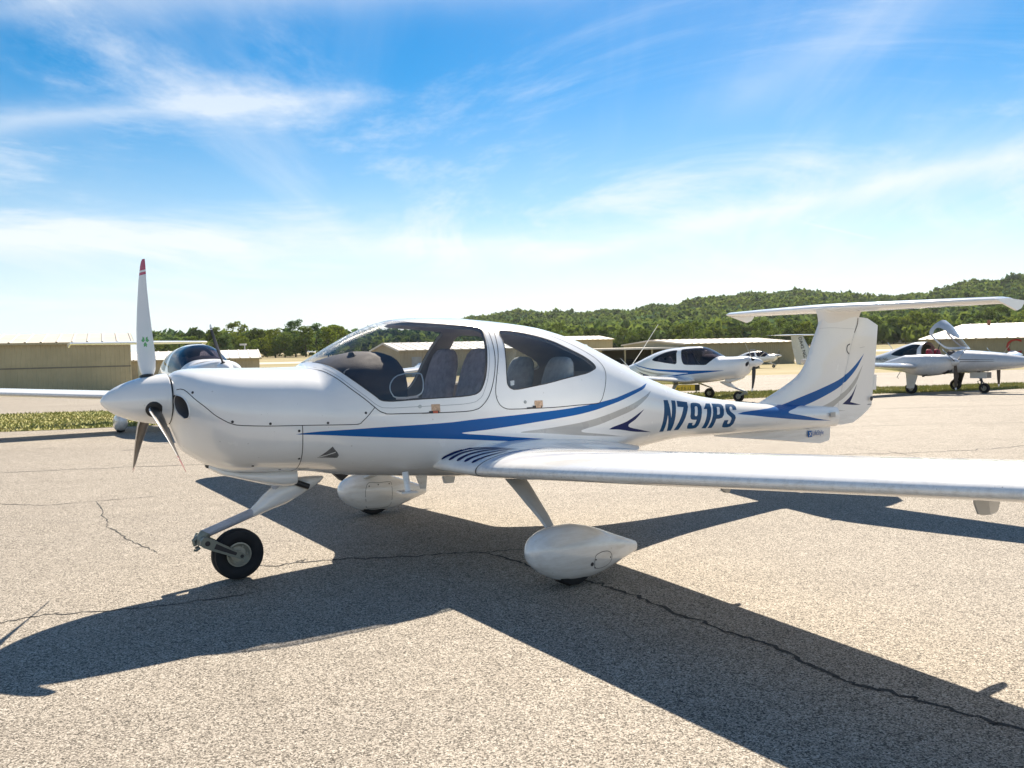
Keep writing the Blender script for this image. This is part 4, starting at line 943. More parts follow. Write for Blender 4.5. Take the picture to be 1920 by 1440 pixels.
def make_aircraft(loc, rz, label, letters=False, stripes=True, pants=True, detail=True, prop_ang=0.0, glass_mats=(GLASS, GLASS_R), white_prop=True, z=0.0, group=None):
    root = empty('light_aircraft', loc, rz); tag(root, label, 'airplane', group)
    A, B = get_sheets(letters, stripes)
    sk = (letters, stripes)
    def both(cls, name, mat, parent, label=None):
        if cls in A and cls in B:
            return part(parent, name, ('both', sk, cls, mat.name), lambda: (lambda d: mesh(name, d[0], d[1], mat, smooth=True, normals=d[2]))(merge_sides(A[cls], B[cls])), label)
        d = A.get(cls, B.get(cls)); return part(parent, name, ('one', sk, cls, mat.name), lambda: mesh(name, d[0], d[1], mat, smooth=True, normals=d[2]), label)
    fus = both('fuselage', 'fuselage', WHITE, root)
    can = both('canopy', 'canopy', WHITE, root)
    both('canopy_pane', 'canopy_glass', glass_mats[0], can)
    door = part(root, 'rear_door', ('rd', sk), lambda: mesh('rear_door', *A['rear_door'][:2], WHITE, smooth=True, normals=A['rear_door'][2]))
    for sd, sh in ((-1, A), (1, B)):
        part(door if sd < 0 else fus, 'rear_window', ('rw', sk, sd, glass_mats[1].name), lambda: mesh('rear_window', *sh['rear_pane'][:2], glass_mats[1], smooth=True, normals=sh['rear_pane'][2]))
        if stripes:
            for cls, nm, mt in (('blue', 'blue_stripe', BLUE), ('grey', 'grey_stripe', GREYP), ('navy', 'navy_stripe', NAVY), ('tailblue', 'blue_stripe', BLUE)):
                if cls in sh: part(fus, nm, ('st', sk, sd, cls), lambda: mesh(nm, *sh[cls][:2], mt, smooth=True, normals=sh[cls][2]))
        if letters:
            for i, ch in enumerate('N791PS'):
                c = 'letter%d' % i
                if c in sh: part(fus, 'registration_letter', ('rl', sk, sd, i), lambda: mesh('registration_letter', *sh[c][:2], REGB, smooth=True, normals=sh[c][2]))
        # air intake: walls pushed inwards from the rim of the opening
        def intake(sd=sd):
            a = np.array(L_INLET); P = FUS.S(a[:, 0], np.radians(a[:, 1]), sd); NN = FUS.nrm(a[:, 0], np.radians(a[:, 1]), sd)
            Q = P + np.array([.10, -sd * .015, 0.0]); n = len(P)
            Rm = P + NN * .006; c = P.mean(0); Ro = P + (P - c) * .10 + NN * .0
            V = np.concatenate([Ro, Rm, P, Q]); F = []
            for o in range(3): F += [(o*n + k, o*n + (k + 1) % n, (o+1)*n + (k + 1) % n, (o+1)*n + k) for k in range(n)]
            F.append(tuple(3*n + k for k in range(n)))
            return mesh('air_intake', V, F, [WHITE, simple('intake_duct', (.13,.13,.14), .5) if 'intake_duct' not in MATS else MATS['intake_duct']], smooth=True, fm=[0] * (2*n) + [1] * (n + 1), sharp=50)
        part(fus, 'air_intake', ('inlet', sd), intake)
    # cabin lining, a skin 3 cm inside the shell
    def lining():
        VV = []; FF = []; o = 0
        for sh in (A, B):
            for cls in ('fuselage', 'canopy', 'rear_door', 'blue', 'grey'):
                if cls not in sh: continue
                P, F, NN, uv = sh[cls]; f = F[((uv[F][:, :, 0] > 1.28) & (uv[F][:, :, 0] < 4.35)).all(1)]
                VV.append(P - NN * .03); FF.append(f + o); o += len(P)
        return mesh('cabin_lining', np.concatenate(VV), np.concatenate(FF), TRIM, smooth=True)
    part(root, 'cabin_lining', ('lining', sk), lining)
    # ---- power plant
    part(root, 'spinner', 'spinner', spinner_mesh)
    prop = part(root, 'propeller', 'prophub', lambda: MB().lathe([(-.07,.10),(-.06,.12),(.06,.12),(.07,.10)], HUB, 'x', 24).mesh('propeller', STEELD))
    for k in range(3):
        a = prop_ang + k * 2 * math.pi / 3
        part(prop, 'blade', ('blade', round(a, 4), white_prop), lambda: blade_mesh(a, white_prop))
        d = Vector((0, -math.sin(a), math.cos(a)))
        c0 = Vector(HUB)
        part(prop, 'blade_cuff', ('cuff', round(a, 4)), lambda: MB().tube([c0 + d * .138, c0 + d * .155, c0 + d * .162], [.052, .050, .030], 18).mesh('blade_cuff', DARK, True, 50))
    part(fus, 'cowl_plate', 'cowlplate', lambda: MB().lathe([(.386,.150),(.398,.152),(.43,.12),(.45,.05)], (0, 0, 1.232), 'x', 36).mesh('cowl_plate', DARK))
    def chin():
        rings = []
        for x, zt, zb, w in ((.62,.80,.765,.05),(.70,.76,.715,.12),(.80,.74,.685,.155),(.90,.74,.652,.170),(1.0,.74,.620,.175),(1.08,.74,.600,.175),(1.14,.74,.596,.172),(1.175,.735,.604,.165)):
            ring = []; zc = (zt + zb) / 2; hz = (zt - zb) / 2
            for k in range(24):
                t = 2 * math.pi * k / 24; co, si = math.cos(t), math.sin(t); e = 3.0; rr = (abs(co)**e + abs(si)**e)**(-1 / e); ring.append((x, w * rr * co, zc + hz * rr * si))
            rings.append(ring)
        m = MB(); m.loft(rings, False); inner = [[(p[0] - .004, p[1] * .93, .67 + (p[2] - .67) * .90) for p in rings[-1]]]
        inner.append([(p[0] - .12, p[1], p[2]) for p in inner[0]]); m.loft([rings[-1]] + inner, False, 0); m.F.append(tuple(len(m.V) - 24 + k for k in range(24))); m.M.append(1)
        return m.mesh('chin_fairing', [WHITE, DARK], True, 40)
    part(root, 'chin_fairing', 'chin', chin)
    part(root, 'exhaust_pipe', 'exh', lambda: MB().tube([(1.05,-.06,.66),(1.17,-.06,.628),(1.285,-.06,.578)], .021, 14).mesh('exhaust_pipe', STEELD))
    # ---- wings
    for sd in (-1, 1):
        w = part(root, 'wing', ('wing', sd), lambda: wing_mesh(sd))
        part(w, 'winglet', ('winglet', sd), lambda: winglet_mesh(sd))
        part(root, 'wing_root_fairing', ('wroot', sd), lambda: root_mesh(sd))
        def joint(sd=sd):
            m = MB()
            s0 = [np.array(p) for p in section(sd * .805, 2.192, 1.40, .675, .130, .024, R(1.0))]; c = np.mean(s0, axis=0); n = len(s0)
            V = []
            for p in s0:
                o = (p - c); o = o / np.linalg.norm(o) * .0025; V += [tuple(p + o + np.array([0, -.005, 0])), tuple(p + o + np.array([0, .005, 0]))]
            m.add(V, [(2*k, 2*((k+1) % n), 2*((k+1) % n)+1, 2*k+1) for k in range(n)]); return m.mesh('wing_joint', SEAM, True, 80)
        part(w, 'wing_joint', ('joint', sd), joint)
        for ay, big in ((1.9, .5), (3.3, .5)):
            def fairing(ay=ay, big=big, sd=sd):
                x, z = wing_le(ay); rings = []
                for dx, h, wd in ((.72,.005,.01),(.80,.04,.03),(.95,.085,.04),(1.12,.115,.042),(1.26,.12,.036),(1.33,.10,.02)):
                    ring = []
                    for k in range(12):
                        t = 2 * math.pi * k / 12; ring.append((x + dx, sd * ay + wd * math.cos(t) * big, z - .005 - (h * .5 - h * .5 * math.sin(t)) * big))
                    rings.append(ring)
                return MB().loft(rings).mesh('flap_fairing', GREYP, True, 50)
            part(w, 'flap_fairing', ('ff', sd, ay), fairing)
        if sd < 0:
            part(w, 'pitot_mast', 'pitot', lambda: MB().loft([[(x0, y - .004, z), (x0 * .6 + x1 * .4, y - .018, z), (x1, y - .006, z), (x1, y + .006, z), (x0 * .6 + x1 * .4, y + .018, z), (x0, y + .004, z)] for x0, x1, y, z in ((2.70,2.93,-3.9,.90),(2.715,2.92,-3.9,.83),(2.745,2.90,-3.9,.782),(2.775,2.885,-3.9,.773))]).mesh('pitot_mast', GREYP, False))
            part(w, 'tie_down_lug', 'lug', lambda: MB().plate([(2.60,.77),(2.66,.712),(2.69,.710),(2.71,.77)], -2.61, -2.59).mesh('tie_down_lug', GREYP, False))
        # ---- main gear
        lg = part(root, 'main_gear_leg', ('mleg', sd), lambda: leg_mesh(sd))
        wh = part(root, 'main_wheel', ('mhub', sd), lambda: MB().tube([(2.465, sd*1.40, .172), (2.465, sd*1.56, .172)], .03, 12).mesh('main_wheel', METAL))
        part(wh, 'tyre', ('mtyre', sd), lambda: tyre_mesh((2.465, sd * 1.485, .172), .172, .145))
        part(wh, 'rim', ('mrim', sd), lambda: rim_mesh((2.465, sd * 1.485, .172), .172, .145, RIM))
        if pants:
            p = part(root, 'wheel_fairing', ('pant', sd), lambda: pant_mesh(sd))
            if detail:
                def hatch(sd=sd, rear=False):
                    yy = sd * 1.485; out = -1 if sd < 0 else -1      # the camera-side face carries the hatch
                    face = lambda x, z: yy - (.122 - .9 * max(0, x - 2.55)**1.4 * .30 - .55 * abs(z - .215)**2) - .0015
                    P = [(2.60,.20),(2.64,.215),(2.70,.213),(2.745,.195),(2.765,.165),(2.755,.13),(2.72,.105),(2.66,.095),(2.61,.10)]
                    return P, face
                def hatch_mesh(sd=sd):
                    m = MB(); yy = sd * 1.485
                    tp = [(2.575,.185),(2.60,.200),(2.66,.205),(2.715,.190),(2.735,.155),(2.72,.118),(2.67,.100),(2.60,.103),(2.575,.118)] if sd < 0 else [(2.36,.30),(2.48,.305),(2.60,.300),(2.61,.28),(2.60,.10),(2.56,.07),(2.40,.075),(2.355,.10)]
                    pm = CACHE[('pant', sd)]; L = catmull(tp, True, 4, 120); V = []
                    import mathutils
                    bv = mathutils.bvhtree.BVHTree.FromPolygons([v.co for v in pm.vertices], [p.vertices[:] for p in pm.polygons])
                    pts = []
                    for x, z in L:
                        h = bv.ray_cast(Vector((x, yy - 1, z)), Vector((0, 1, 0)))
                        if h[0] is not None: pts.append((h[0], h[1]))
                    n = len(pts)
                    for k, (q, nn) in enumerate(pts):
                        tdir = (pts[(k + 1) % n][0] - pts[k - 1][0]).normalized(); bb = tdir.cross(nn).normalized()
                        V += [q + nn * .0012 + bb * .0018, q + nn * .0012 - bb * .0018]
                    m.add(V, [(2*k, 2*((k+1) % n), 2*((k+1) % n)+1, 2*k+1) for k in range(n)])
                    for x, z, r in (((2.58,.165,.005),(2.58,.112,.005),(2.72,.155,.005),(2.55,.140,.013)) if sd < 0 else ((2.38,.285,.006),(2.47,.29,.006),(2.585,.285,.006))):
                        h = bv.ray_cast(Vector((x, yy - 1, z)), Vector((0, 1, 0)))
                        if h[0] is not None: m.tube([h[0] - h[1] * .002, h[0] + h[1] * .002], r, 12)
                    return m.mesh('access_hatch', SEAM, False)
                part(p, 'access_hatch', ('hatch', sd), hatch_mesh)
    # ---- nose gear
    def nleg():
        rings = []
        for x, z, hh, hw in ((.90,.428,.030,.030),(.95,.456,.040,.036),(1.02,.498,.060,.042),(1.10,.536,.078,.046),(1.20,.575,.074,.046),(1.30,.600,.050,.040),(1.38,.617,.026,.028),(1.415,.628,.008,.010)):
            d = Vector((-.45, 0, .89)); rings.append([tuple(Vector((x, 0, z)) + Vector((0, 1, 0)) * hw * math.cos(t) + d * hh * math.sin(t)) for t in np.linspace(0, 2 * math.pi, 20, endpoint=False)])
        return MB().loft(rings).mesh('nose_gear_fairing', WHITE, True, 50)
    part(root, 'nose_gear_fairing', 'nfair', nleg)
    part(root, 'nose_gear_leg', 'nleg', lambda: MB().tube([(1.10,0,.66),(1.05,0,.515),(.93,0,.442),(.75,0,.385),(.585,0,.332)], [.03,.033,.031,.030,.030], 16).mesh('nose_gear_leg', simple('leg_paint_blue', (.42,.44,.50), .4, var=.12, vscale=14)))
    def fork():
        m = MB(); m.tube([(.60,0,.345),(.575,0,.30),(.565,0,.262)], [.036,.042,.034], 14); m.tube([(.575,-.095,.292),(.575,.095,.292)], .034, 14)
        m.tube([(.545,0,.315),(.52,0,.30),(.53,0,.265)], .014, 8); m.tube([(.555,-.02,.25),(.53,-.02,.235),(.515,-.02,.24)], .008, 6); m.tube([(.56,.03,.25),(.535,.03,.24)], .008, 6)
        for sd in (-1, 1):
            for t0, t1, w0, w1 in ((0, 1, .034, .022),):
                a = Vector((.575, sd * .092, .292)); b = Vector((.802, sd * .092, .172)); d = (b - a).normalized(); u = Vector((-d.z, 0, d.x))
                V = []
                for p, w in ((a - d * .03, w0 * .8), (a, w0), (a + d * .06, w0 * .96), (b - d * .03, w1), (b, w1), (b + d * .016, w1 * .6)):
                    V.append([tuple(p + u * w + Vector((0, -.011, 0))), tuple(p + u * w + Vector((0, .011, 0))), tuple(p - u * w + Vector((0, .011, 0))), tuple(p - u * w + Vector((0, -.011, 0)))])
                m.loft(V)
        return m.mesh('nose_fork', OLIVE, True, 30)
    fk = part(root, 'nose_fork', 'nfork', fork)
    def holes():
        m = MB()
        for x, z, r in ((.583,.288,.017),(.80,.1735,.012)): m.lathe([(-.1045, r), (-.1035, r * .98), (-.1036, .001)], (x, 0, z), 'y', 20)
        a = Vector((.63, -.1038, .264)); b = Vector((.765, -.1038, .193)); u = Vector((.46, 0, .88)).normalized()
        m.add([tuple(a + u * .017), tuple(b + u * .010), tuple(b - u * .010), tuple(a - u * .017)], [(0, 1, 2, 3)])
        return m.mesh('fork_recess', STEELD, False)
    part(fk, 'fork_recess', 'nholes', holes)
    nw = part(root, 'nose_wheel', 'naxle', lambda: MB().tube([(.80,-.10,.172),(.80,.10,.172)], .016, 12).mesh('nose_wheel', METAL))
    part(nw, 'tyre', 'ntyre', lambda: tyre_mesh((.80, 0, .172), .172, .13))
    part(nw, 'rim', 'nrim', lambda: rim_mesh((.80, 0, .172), .172, .13, RIM))
    # ---- tail
    st = {'blue': T_BLUE, 'grey': T_GREY, 'navy': T_NAVY} if stripes else None
    for nm, out, rd in (('fin', FIN_OUT, False), ('rudder', RUD_OUT, True)):
        k0 = ('tail', nm, stripes)
        if k0 not in CACHE: CACHE[k0] = (blade_sheet(out, -1, st, rd), blade_sheet(out, 1, st, rd))
        a, b = CACHE[k0]
        o = part(root, nm, ('tailw', nm, stripes), lambda: (lambda d: mesh(nm, d[0], d[1], WHITE, smooth=True, normals=d[2]))(merge_sides(a['white'], b['white'])))
        if stripes:
            for cls, pn, mt in (('blue', 'blue_stripe', BLUE), ('grey', 'grey_stripe', GREYP), ('navy', 'navy_stripe', NAVY)):
                for sd, sh in ((-1, a), (1, b)):
                    if cls in sh: part(o, pn, ('tails', nm, cls, sd), lambda: mesh(pn, *sh[cls][:2], mt, smooth=True, normals=sh[cls][2]))
    part(root, 'tailplane', 'stab', lambda: stab_mesh(0, .66, 'tailplane'))
    el = part(root, 'elevator', 'elev', lambda: stab_mesh(.668, 1.0, 'elevator'))
    for sd in (-1, 1):
        part(el, 'tip_horn', ('horn', sd), lambda: MB().plate([(7.43,1.858),(7.60,1.815),(7.78,1.768),(7.86,1.79),(7.91,1.836),(7.915,1.866),(7.6,1.885),(7.43,1.872)], sd * 1.632, sd * 1.656).mesh('tip_horn', WHITE, False))
    def fairing_top():
        rings = []
        for z, g in ((1.70,.0),(1.76,.006),(1.80,.018),(1.835,.038),(1.852,.055)):
            ring = []
            for s in np.linspace(0, 1, 16): x = 7.0 - g + s * (.70 + g); ring.append((x, -float(fin_t(np.array(min(x + .01, 7.7)), np.array(1.75))) * (1 - .55 * s**3) * min(1, math.sqrt(s * 6)) - g * min(1, s * 6), z))
            ring += [(p[0], -p[1], p[2]) for p in ring[::-1]]
            rings.append(ring)
        return MB().loft(rings, False).mesh('tail_fairing', WHITE, True, 60)
    part(root, 'tail_fairing', 'tfair', fairing_top)
    part(root, 'tail_cone', 'tcone', lambda: MB().loft([[tuple(q) for q in np.concatenate([FUS.S(np.full(13, 7.275), np.radians(np.linspace(-90, 90, 13)), -1), FUS.S(np.full(11, 7.275), np.radians(np.linspace(75, -75, 11)), 1)]) ], [(7.31, q[1] * .5, .69 + (q[2] - .69) * .8) for q in np.concatenate([FUS.S(np.full(13, 7.28), np.radians(np.linspace(-90, 90, 13)), -1), FUS.S(np.full(11, 7.28), np.radians(np.linspace(75, -75, 11)), 1)])]]).mesh('tail_cone', WHITE, True, 50))
    vf = part(root, 'ventral_fin', 'vfin', lambda: MB().loft([[(x, -t, z) for x, z, t in P] + [(x, t, z) for x, z, t in P[::-1]] for P in ([(5.36,.64,.003),(6.2,.632,.03),(6.9,.625,.026),(7.192,.62,.008)], [(5.40,.612,.003),(6.2,.57,.026),(6.9,.57,.022),(7.192,.575,.006)], [(5.7,.575,.003),(6.3,.51,.018),(6.9,.475,.016),(7.185,.47,.005)], [(6.6,.468,.002),(6.75,.448,.004),(7.02,.417,.005),(7.17,.438,.003)])]).mesh('ventral_fin', WHITE, True, 50))
    # ---- cabin
    def panel():
        m = MB(); rings = []
        for x, zt, hw, hz in ((1.40,1.42,.30,.05),(1.46,1.455,.38,.14),(1.56,1.485,.43,.22),(1.70,1.51,.44,.27),(1.82,1.505,.43,.28),(1.88,1.485,.42,.27),(1.90,1.46,.40,.25)):
            ring = []
            for k in range(28):
                t = 2 * math.pi * k / 28; co, si = math.cos(t), math.sin(t); e = 2.6; rr = (abs(co)**e + abs(si)**e)**(-1 / e); ring.append((x, hw * rr * co, zt - hz + hz * rr * si))
            rings.append(ring)
        m.loft(rings)
        m.loft([[(x, -w, z0), (x, -w, z1), (x, w, z1), (x, w, z0)] for x, z0, z1, w in ((1.42,.80,1.30,.40),(1.86,.86,1.35,.42))])
        m.loft([[(x, -.09, z0), (x, -.09, z1), (x, .09, z1), (x, .09, z0)] for x, z0, z1 in ((1.8,.76,1.1),(2.25,.76,.92))])
        return m.mesh('instrument_panel', PANEL, True, 40)
    ip = part(root, 'instrument_panel', 'ipanel', panel)
    if detail:
        part(ip, 'compass', 'compass', lambda: MB().lathe([(0,.001),(.004,.022),(.012,.040),(.028,.046),(.05,.030)], (1.56,-.17,1.465), 'x', 20).mesh('compass', DARK))
        part(ip, 'vent_ring', 'ventring', lambda: MB().tube([(1.50 + .055 * math.cos(t), -.345 + .01 * math.cos(t), 1.355 + .035 * math.sin(t)) for t in np.linspace(0, 2 * math.pi, 25)], .006, 8, False).mesh('vent_ring', TRIM))
    part(root, 'cabin_floor', 'cfloor', lambda: MB().loft([[(x, -w, z), (x, -w, z + .03), (x, w, z + .03), (x, w, z)] for x, w, z in ((1.40,.26,.80),(2.0,.36,.76),(3.0,.36,.76),(3.9,.25,.80))]).mesh('cabin_floor', CARPET, False))
    part(root, 'cabin_bulkhead', 'cbulk', lambda: MB().loft([[(x, -w, .70), (x, -w * .8, z), (x, w * .8, z), (x, w, .70)] for x, w, z in ((3.72,.42,1.30),(3.80,.40,1.28))]).mesh('cabin_bulkhead', TRIM, False))
    for y in (-.27, .27):
        part(root, 'front_seat', ('fseat', y), lambda: seat_back(2.44, y, .60, FABRIC, .91, .26))
        part(root, 'seat_cushion', ('fcush', y), lambda: seat_cushion(2.46, y, FABRIC, .90))
        part(root, 'rear_seat', ('rseat', y), lambda: seat_back(3.22, y, .50, FABRIC_L, .93, .26, .18))
        part(root, 'seat_cushion', ('rcush', y), lambda: seat_cushion(3.22, y, FABRIC_L, .90))
        part(root, 'control_stick', ('stick', y), lambda: MB().tube([(2.10, y, .92), (2.09, y, 1.02), (2.06, y, 1.10), (2.06, y, 1.16)], [.012,.012,.02,.018], 10).mesh('control_stick', DARK))
    if not detail: return root
    # ---- fine skin detail on the nearest machine
    HOOD = [(0.413,25.1),(0.429,26.0),(0.444,24.1),(0.497,6.6),(0.572,-4.4),(0.648,-8.3),(0.695,-8.8),(0.802,-7.1),(1.091,-3.8),(1.349,-2.5),(1.453,-1.9),(1.49,0.5),(1.581,10.3)]
    COWL = [(1.095,-4.0),(1.101,-21.3),(1.112,-36.4),(1.126,-57.9),(1.13,-85)]
    for sd in (-1, 1):
        lines = [('hood_seam', HOOD, .005, SEAM, False), ('cowl_seam', COWL, .005, SEAM, False), ('canopy_seam', L_CANOPY[1:-1:3], .006, SEAM, False)]
        if sd < 0: lines.append(('door_seam', L_DOOR[::3], .006, SEAM, True))
        for nm, L, w, mt, cl in lines:
            V, F = FUS.strip(L, w, .0010, sd, cl, 4); part(fus, nm, ('seam', sd, nm), lambda: mesh(nm, V, F, mt, smooth=True))
        # edge line round the panes (a rubber seal) and the fainter line of the canopy frame
        for nm, L, cl in (('window_seal', L_GLASS[1:-1:2], False), ('window_seal', L_REAR[::2], True)):
            V, F = FUS.strip(L, .007, .0012, sd, cl, 3); part(can if cl is False else (door if sd < 0 else fus), nm, ('seal', sd, cl), lambda: mesh(nm, V, F, SEAM, smooth=True))
        inner = [(1.29,72),(1.33,58.0),(1.372,44.5),(1.448,29.0),(1.56,15.5),(1.635,9.8),(1.71,9.0),(1.95,9.0),(2.25,9.4),(2.37,11.2),(2.43,16.0),(2.49,26),(2.545,40),(2.575,52),(2.59,60)]
        V, F = FUS.strip(inner, .003, .0008, sd, False, 4); part(can, 'frame_line', ('fl', sd), lambda: mesh('frame_line', V, F, SEAMG, smooth=True))
        for i, (x, p) in enumerate([(0.48,19.9),(0.673,-6.6),(0.895,-3.7),(1.261,-0.8),(1.518,7.1),(1.074,-9.4),(1.101,-39.9),(0.403,10.0),(.83,-52),(1.02,-60)]):
            ph = np.radians(p); P0 = Vector(FUS.S(x, ph, sd)); n0 = Vector(FUS.nrm(np.array([x]), np.array([ph]), sd)[0])
            part(fus, 'screw', ('screw', sd, i), lambda: MB().tube([P0 - n0 * .002, P0 + n0 * .0015], .0085, 12).mesh('screw', SEAM))
    def skin_patch(loop, off, side=-1, res=10):
        """small flush patch on the skin from a (x,phi) polygon"""
        L = [np.array(p, float) for p in loop]; c = np.mean(L, axis=0); V = [c] + L
        a = np.array(V); P = FUS.S(a[:, 0], np.radians(a[:, 1]), side) + FUS.nrm(a[:, 0], np.radians(a[:, 1]), side) * off
        n = len(L); return P, [(0, 1 + k, 1 + (k + 1) % n) for k in range(n)]
    # sunken triangular cooling inlet
    V, F = skin_patch(catmull([(1.215,-38.5),(1.262,-31.0),(1.298,-24.7),(1.345,-36.6)], True, 4, 60), .0016); part(fus, 'cooling_inlet', 'naca', lambda: mesh('cooling_inlet', V, F, simple('inlet_grey', (.16,.16,.16), .5, var=.3, vscale=25)))
    V, F = FUS.strip([(1.222,-37.6),(1.27,-34.6),(1.324,-30.4)], .007, .0024); part(fus, 'inlet_lip', 'nacal', lambda: mesh('inlet_lip', V, F, WHITE))
    # latches with their placards
    for (x0, x1, p0, p1, host) in ((1.992,2.060,5.6,9.9,can),(2.866,2.945,5.9,9.6,door)):
        V, F = skin_patch([(x0,p0),(x1,p0),(x1,p1),(x0,p1)], .0015); part(host, 'placard', ('plac', x0), lambda: mesh('placard', V, F, PLACARD))
        V, F = skin_patch([(x0-.075,p0-.6),(x1-.01,p0-.6),(x1-.01,p0+.7),(x0-.02,p0+.7),(x0-.02,p0-.1),(x0-.075,p0-.1)], .0035); part(host, 'latch', ('latch', x0), lambda: mesh('latch', V, F, SEAM))
        V, F = skin_patch([(x0+.01,p0-.5),(x1-.02,p0-.5),(x1-.02,p0+.8),(x0+.01,p0+.8)], .005); part(host, 'latch_handle', ('lh', x0), lambda: mesh('latch_handle', V, F, simple('latch_red', (.55,.12,.06), .5) if x0 < 2.5 else PLACARD))
        P0 = Vector(FUS.S(x0 - .085, R(9.0), -1)); n0 = Vector(FUS.nrm(np.array([x0 - .085]), np.array([R(9.0)]), -1)[0])
        part(host, 'lock', ('lock', x0), lambda: MB().tube([P0 - n0 * .002, P0 + n0 * .003], [.013, .012], 16).mesh('lock', METAL))
    # vent window in the canopy glass
    VL = [(1.702,21.2),(1.721,25.2),(1.771,28.1),(1.831,28.5),(1.928,27.4),(1.947,25.4),(1.944,19.7),(1.921,16.0),(1.863,14.3),(1.747,15.1),(1.715,17.0)]
    V, F = FUS.strip(VL, .008, .003, -1, True, 5); part(can, 'vent_window', 'ventw', lambda: mesh('vent_window', V, F, METAL, smooth=True))
    V, F = FUS.strip([(1.735,14.6),(1.80,14.2),(1.90,14.6)], .016, .004); part(can, 'vent_hinge', 'venth', lambda: mesh('vent_hinge', V, F, SEAMG, smooth=True))
    # sticker in the rear window
    V, F = skin_patch([(2.665,18.6),(2.70,18.9),(2.705,21.6),(2.668,21.4)], -.002); part(door, 'sticker', 'stick1', lambda: mesh('sticker', V, F, WHITE))
    # step, belly aerials, roof and boom aerials
    part(root, 'entry_step', 'step', lambda: MB().tube([(1.862,-.40,.66),(1.862,-.42,.60),(1.865,-.43,.53)], [.016,.015,.014], 10, flat=1.6).loft([[(x, -.47, z), (x, -.47, z + .012), (x, -.37, z + .012), (x, -.37, z)] for x, z in ((1.80,.520),(1.90,.518),(1.925,.515))]).mesh('entry_step', WHITE, True, 40))
    part(root, 'belly_aerial', 'ba1', lambda: MB().plate([(2.15,.56),(2.19,.455),(2.235,.455),(2.245,.56)], -.006, .006).mesh('belly_aerial', WHITE, False))
    part(root, 'belly_aerial', 'ba2', lambda: MB().plate([(2.38,.545),(2.40,.475),(2.47,.475),(2.49,.545)], -.02, .02).mesh('belly_aerial', WHITE, False))
    part(root, 'drain_fairing', 'ba3', lambda: MB().plate([(1.50,.66),(1.60,.565),(1.66,.61),(1.70,.64)], .10, .16).mesh('drain_fairing', STEELD, False))
    part(root, 'boom_aerial', 'ba4', lambda: MB().plate([(4.22,1.30),(4.235,1.345),(4.30,1.325),(4.33,1.26)], -.012, .012).mesh('boom_aerial', WHITE, False))
    # rudder fittings
    def ysurf(x, z): return -float(fin_t(np.array(x), np.array(z))) - .002
    def fin_strip(pts, w):
        P = np.array([(x, ysurf(x, z), z) for x, z in catmull(pts, False, 5, 80)]); T = np.gradient(P, axis=0); T /= np.linalg.norm(T, axis=1, keepdims=True); Bn = np.cross(T, [0, -1, 0]); n = len(P)
        return np.concatenate([P + Bn * w / 2, P - Bn * w / 2]), [(k, k + 1, k + 1 + n, k + n) for k in range(n - 1)]
    fin_o = [c for c in root.children if c.name.startswith('fin')][0]; rud_o = [c for c in root.children if c.name.startswith('rudder')][0]
    for nm, pts, w, mt, host in (('hinge_gap', [(7.208,.63),(7.262,.70),(7.275,.755)], .014, SEAM, fin_o), ('hinge_gap', [(7.60,1.60),(7.66,1.70),(7.67,1.76)], .013, SEAM, fin_o), ('hinge_line', [(7.29,.79),(7.53,1.44),(7.615,1.63)], .003, SEAMG, fin_o),
                             ('hinge_notch', [(7.515,1.475),(7.468,1.455),(7.46,1.40),(7.50,1.365)], .012, SEAM, fin_o), ('trim_tab_line', [(7.70,1.43),(7.80,1.44)], .003, SEAMG, rud_o), ('fin_seam', [(7.0,1.65),(7.2,1.655),(7.6,1.64)], .002, SEAMG, fin_o), ('placard_line', [(7.86,.79),(7.945,.788)], .006, SEAM, rud_o)):
        V, F = fin_strip(pts, w); part(host, nm, ('fs', nm, pts[0]), lambda: mesh(nm, V, F, mt, smooth=True))
    part(rud_o, 'round_sticker', 'rs', lambda: MB().lathe([(0, .001), (.0, .018), (.002, .024), (.004, .027)], (7.905, -.036, .855), 'y', 20, 0).mesh('round_sticker', [SEAM], False))
    part(rud_o, 'tail_placard', 'tp', lambda: MB().box((7.06,-.112,.700),(7.135,-.100,.752)).mesh('tail_placard', GREYP, False))
    part(rud_o, 'trim_tab', 'tt', lambda: MB().plate([(8.0,1.12),(8.045,1.12),(8.035,.95),(7.98,.95)], -.006, .006).mesh('trim_tab', WHITE, False))
    # maker's sign on the ventral fin: blue tile with a small white aeroplane, and lettering
    part(vf, 'sign_tile', 'lt', lambda: MB().box((6.775,-.036,.502),(6.84,-.030,.567)).mesh('sign_tile', BLUE, False))
    part(vf, 'sign_mark', 'lm', lambda: MB().add([(6.785,-.0375,.512),(6.792,-.0375,.510),(6.832,-.0375,.556),(6.828,-.0375,.561)], [(0,1,2,3)]).add([(6.79,-.0378,.552),(6.80,-.0378,.556),(6.826,-.0378,.520),(6.818,-.0378,.515)], [(0,1,2,3)]).mesh('sign_mark', WHITE, False))
    text_mesh(vf, 'sign_lettering', 'LifeStyle', (6.85, -.034, .515), .072, BLUE, R(90), 0, .78)
    # fan of blue bars sweeping over the wing root
    import mathutils
    tr_ = []
    for o_ in [CACHE[('wroot', -1)], CACHE[('wing', -1)]] + [c.data for c in root.children if c.name.startswith('fuselage')]:
        tr_.append(mathutils.bvhtree.BVHTree.FromPolygons([v.co for v in o_.vertices], [p.vertices[:] for p in o_.polygons]))
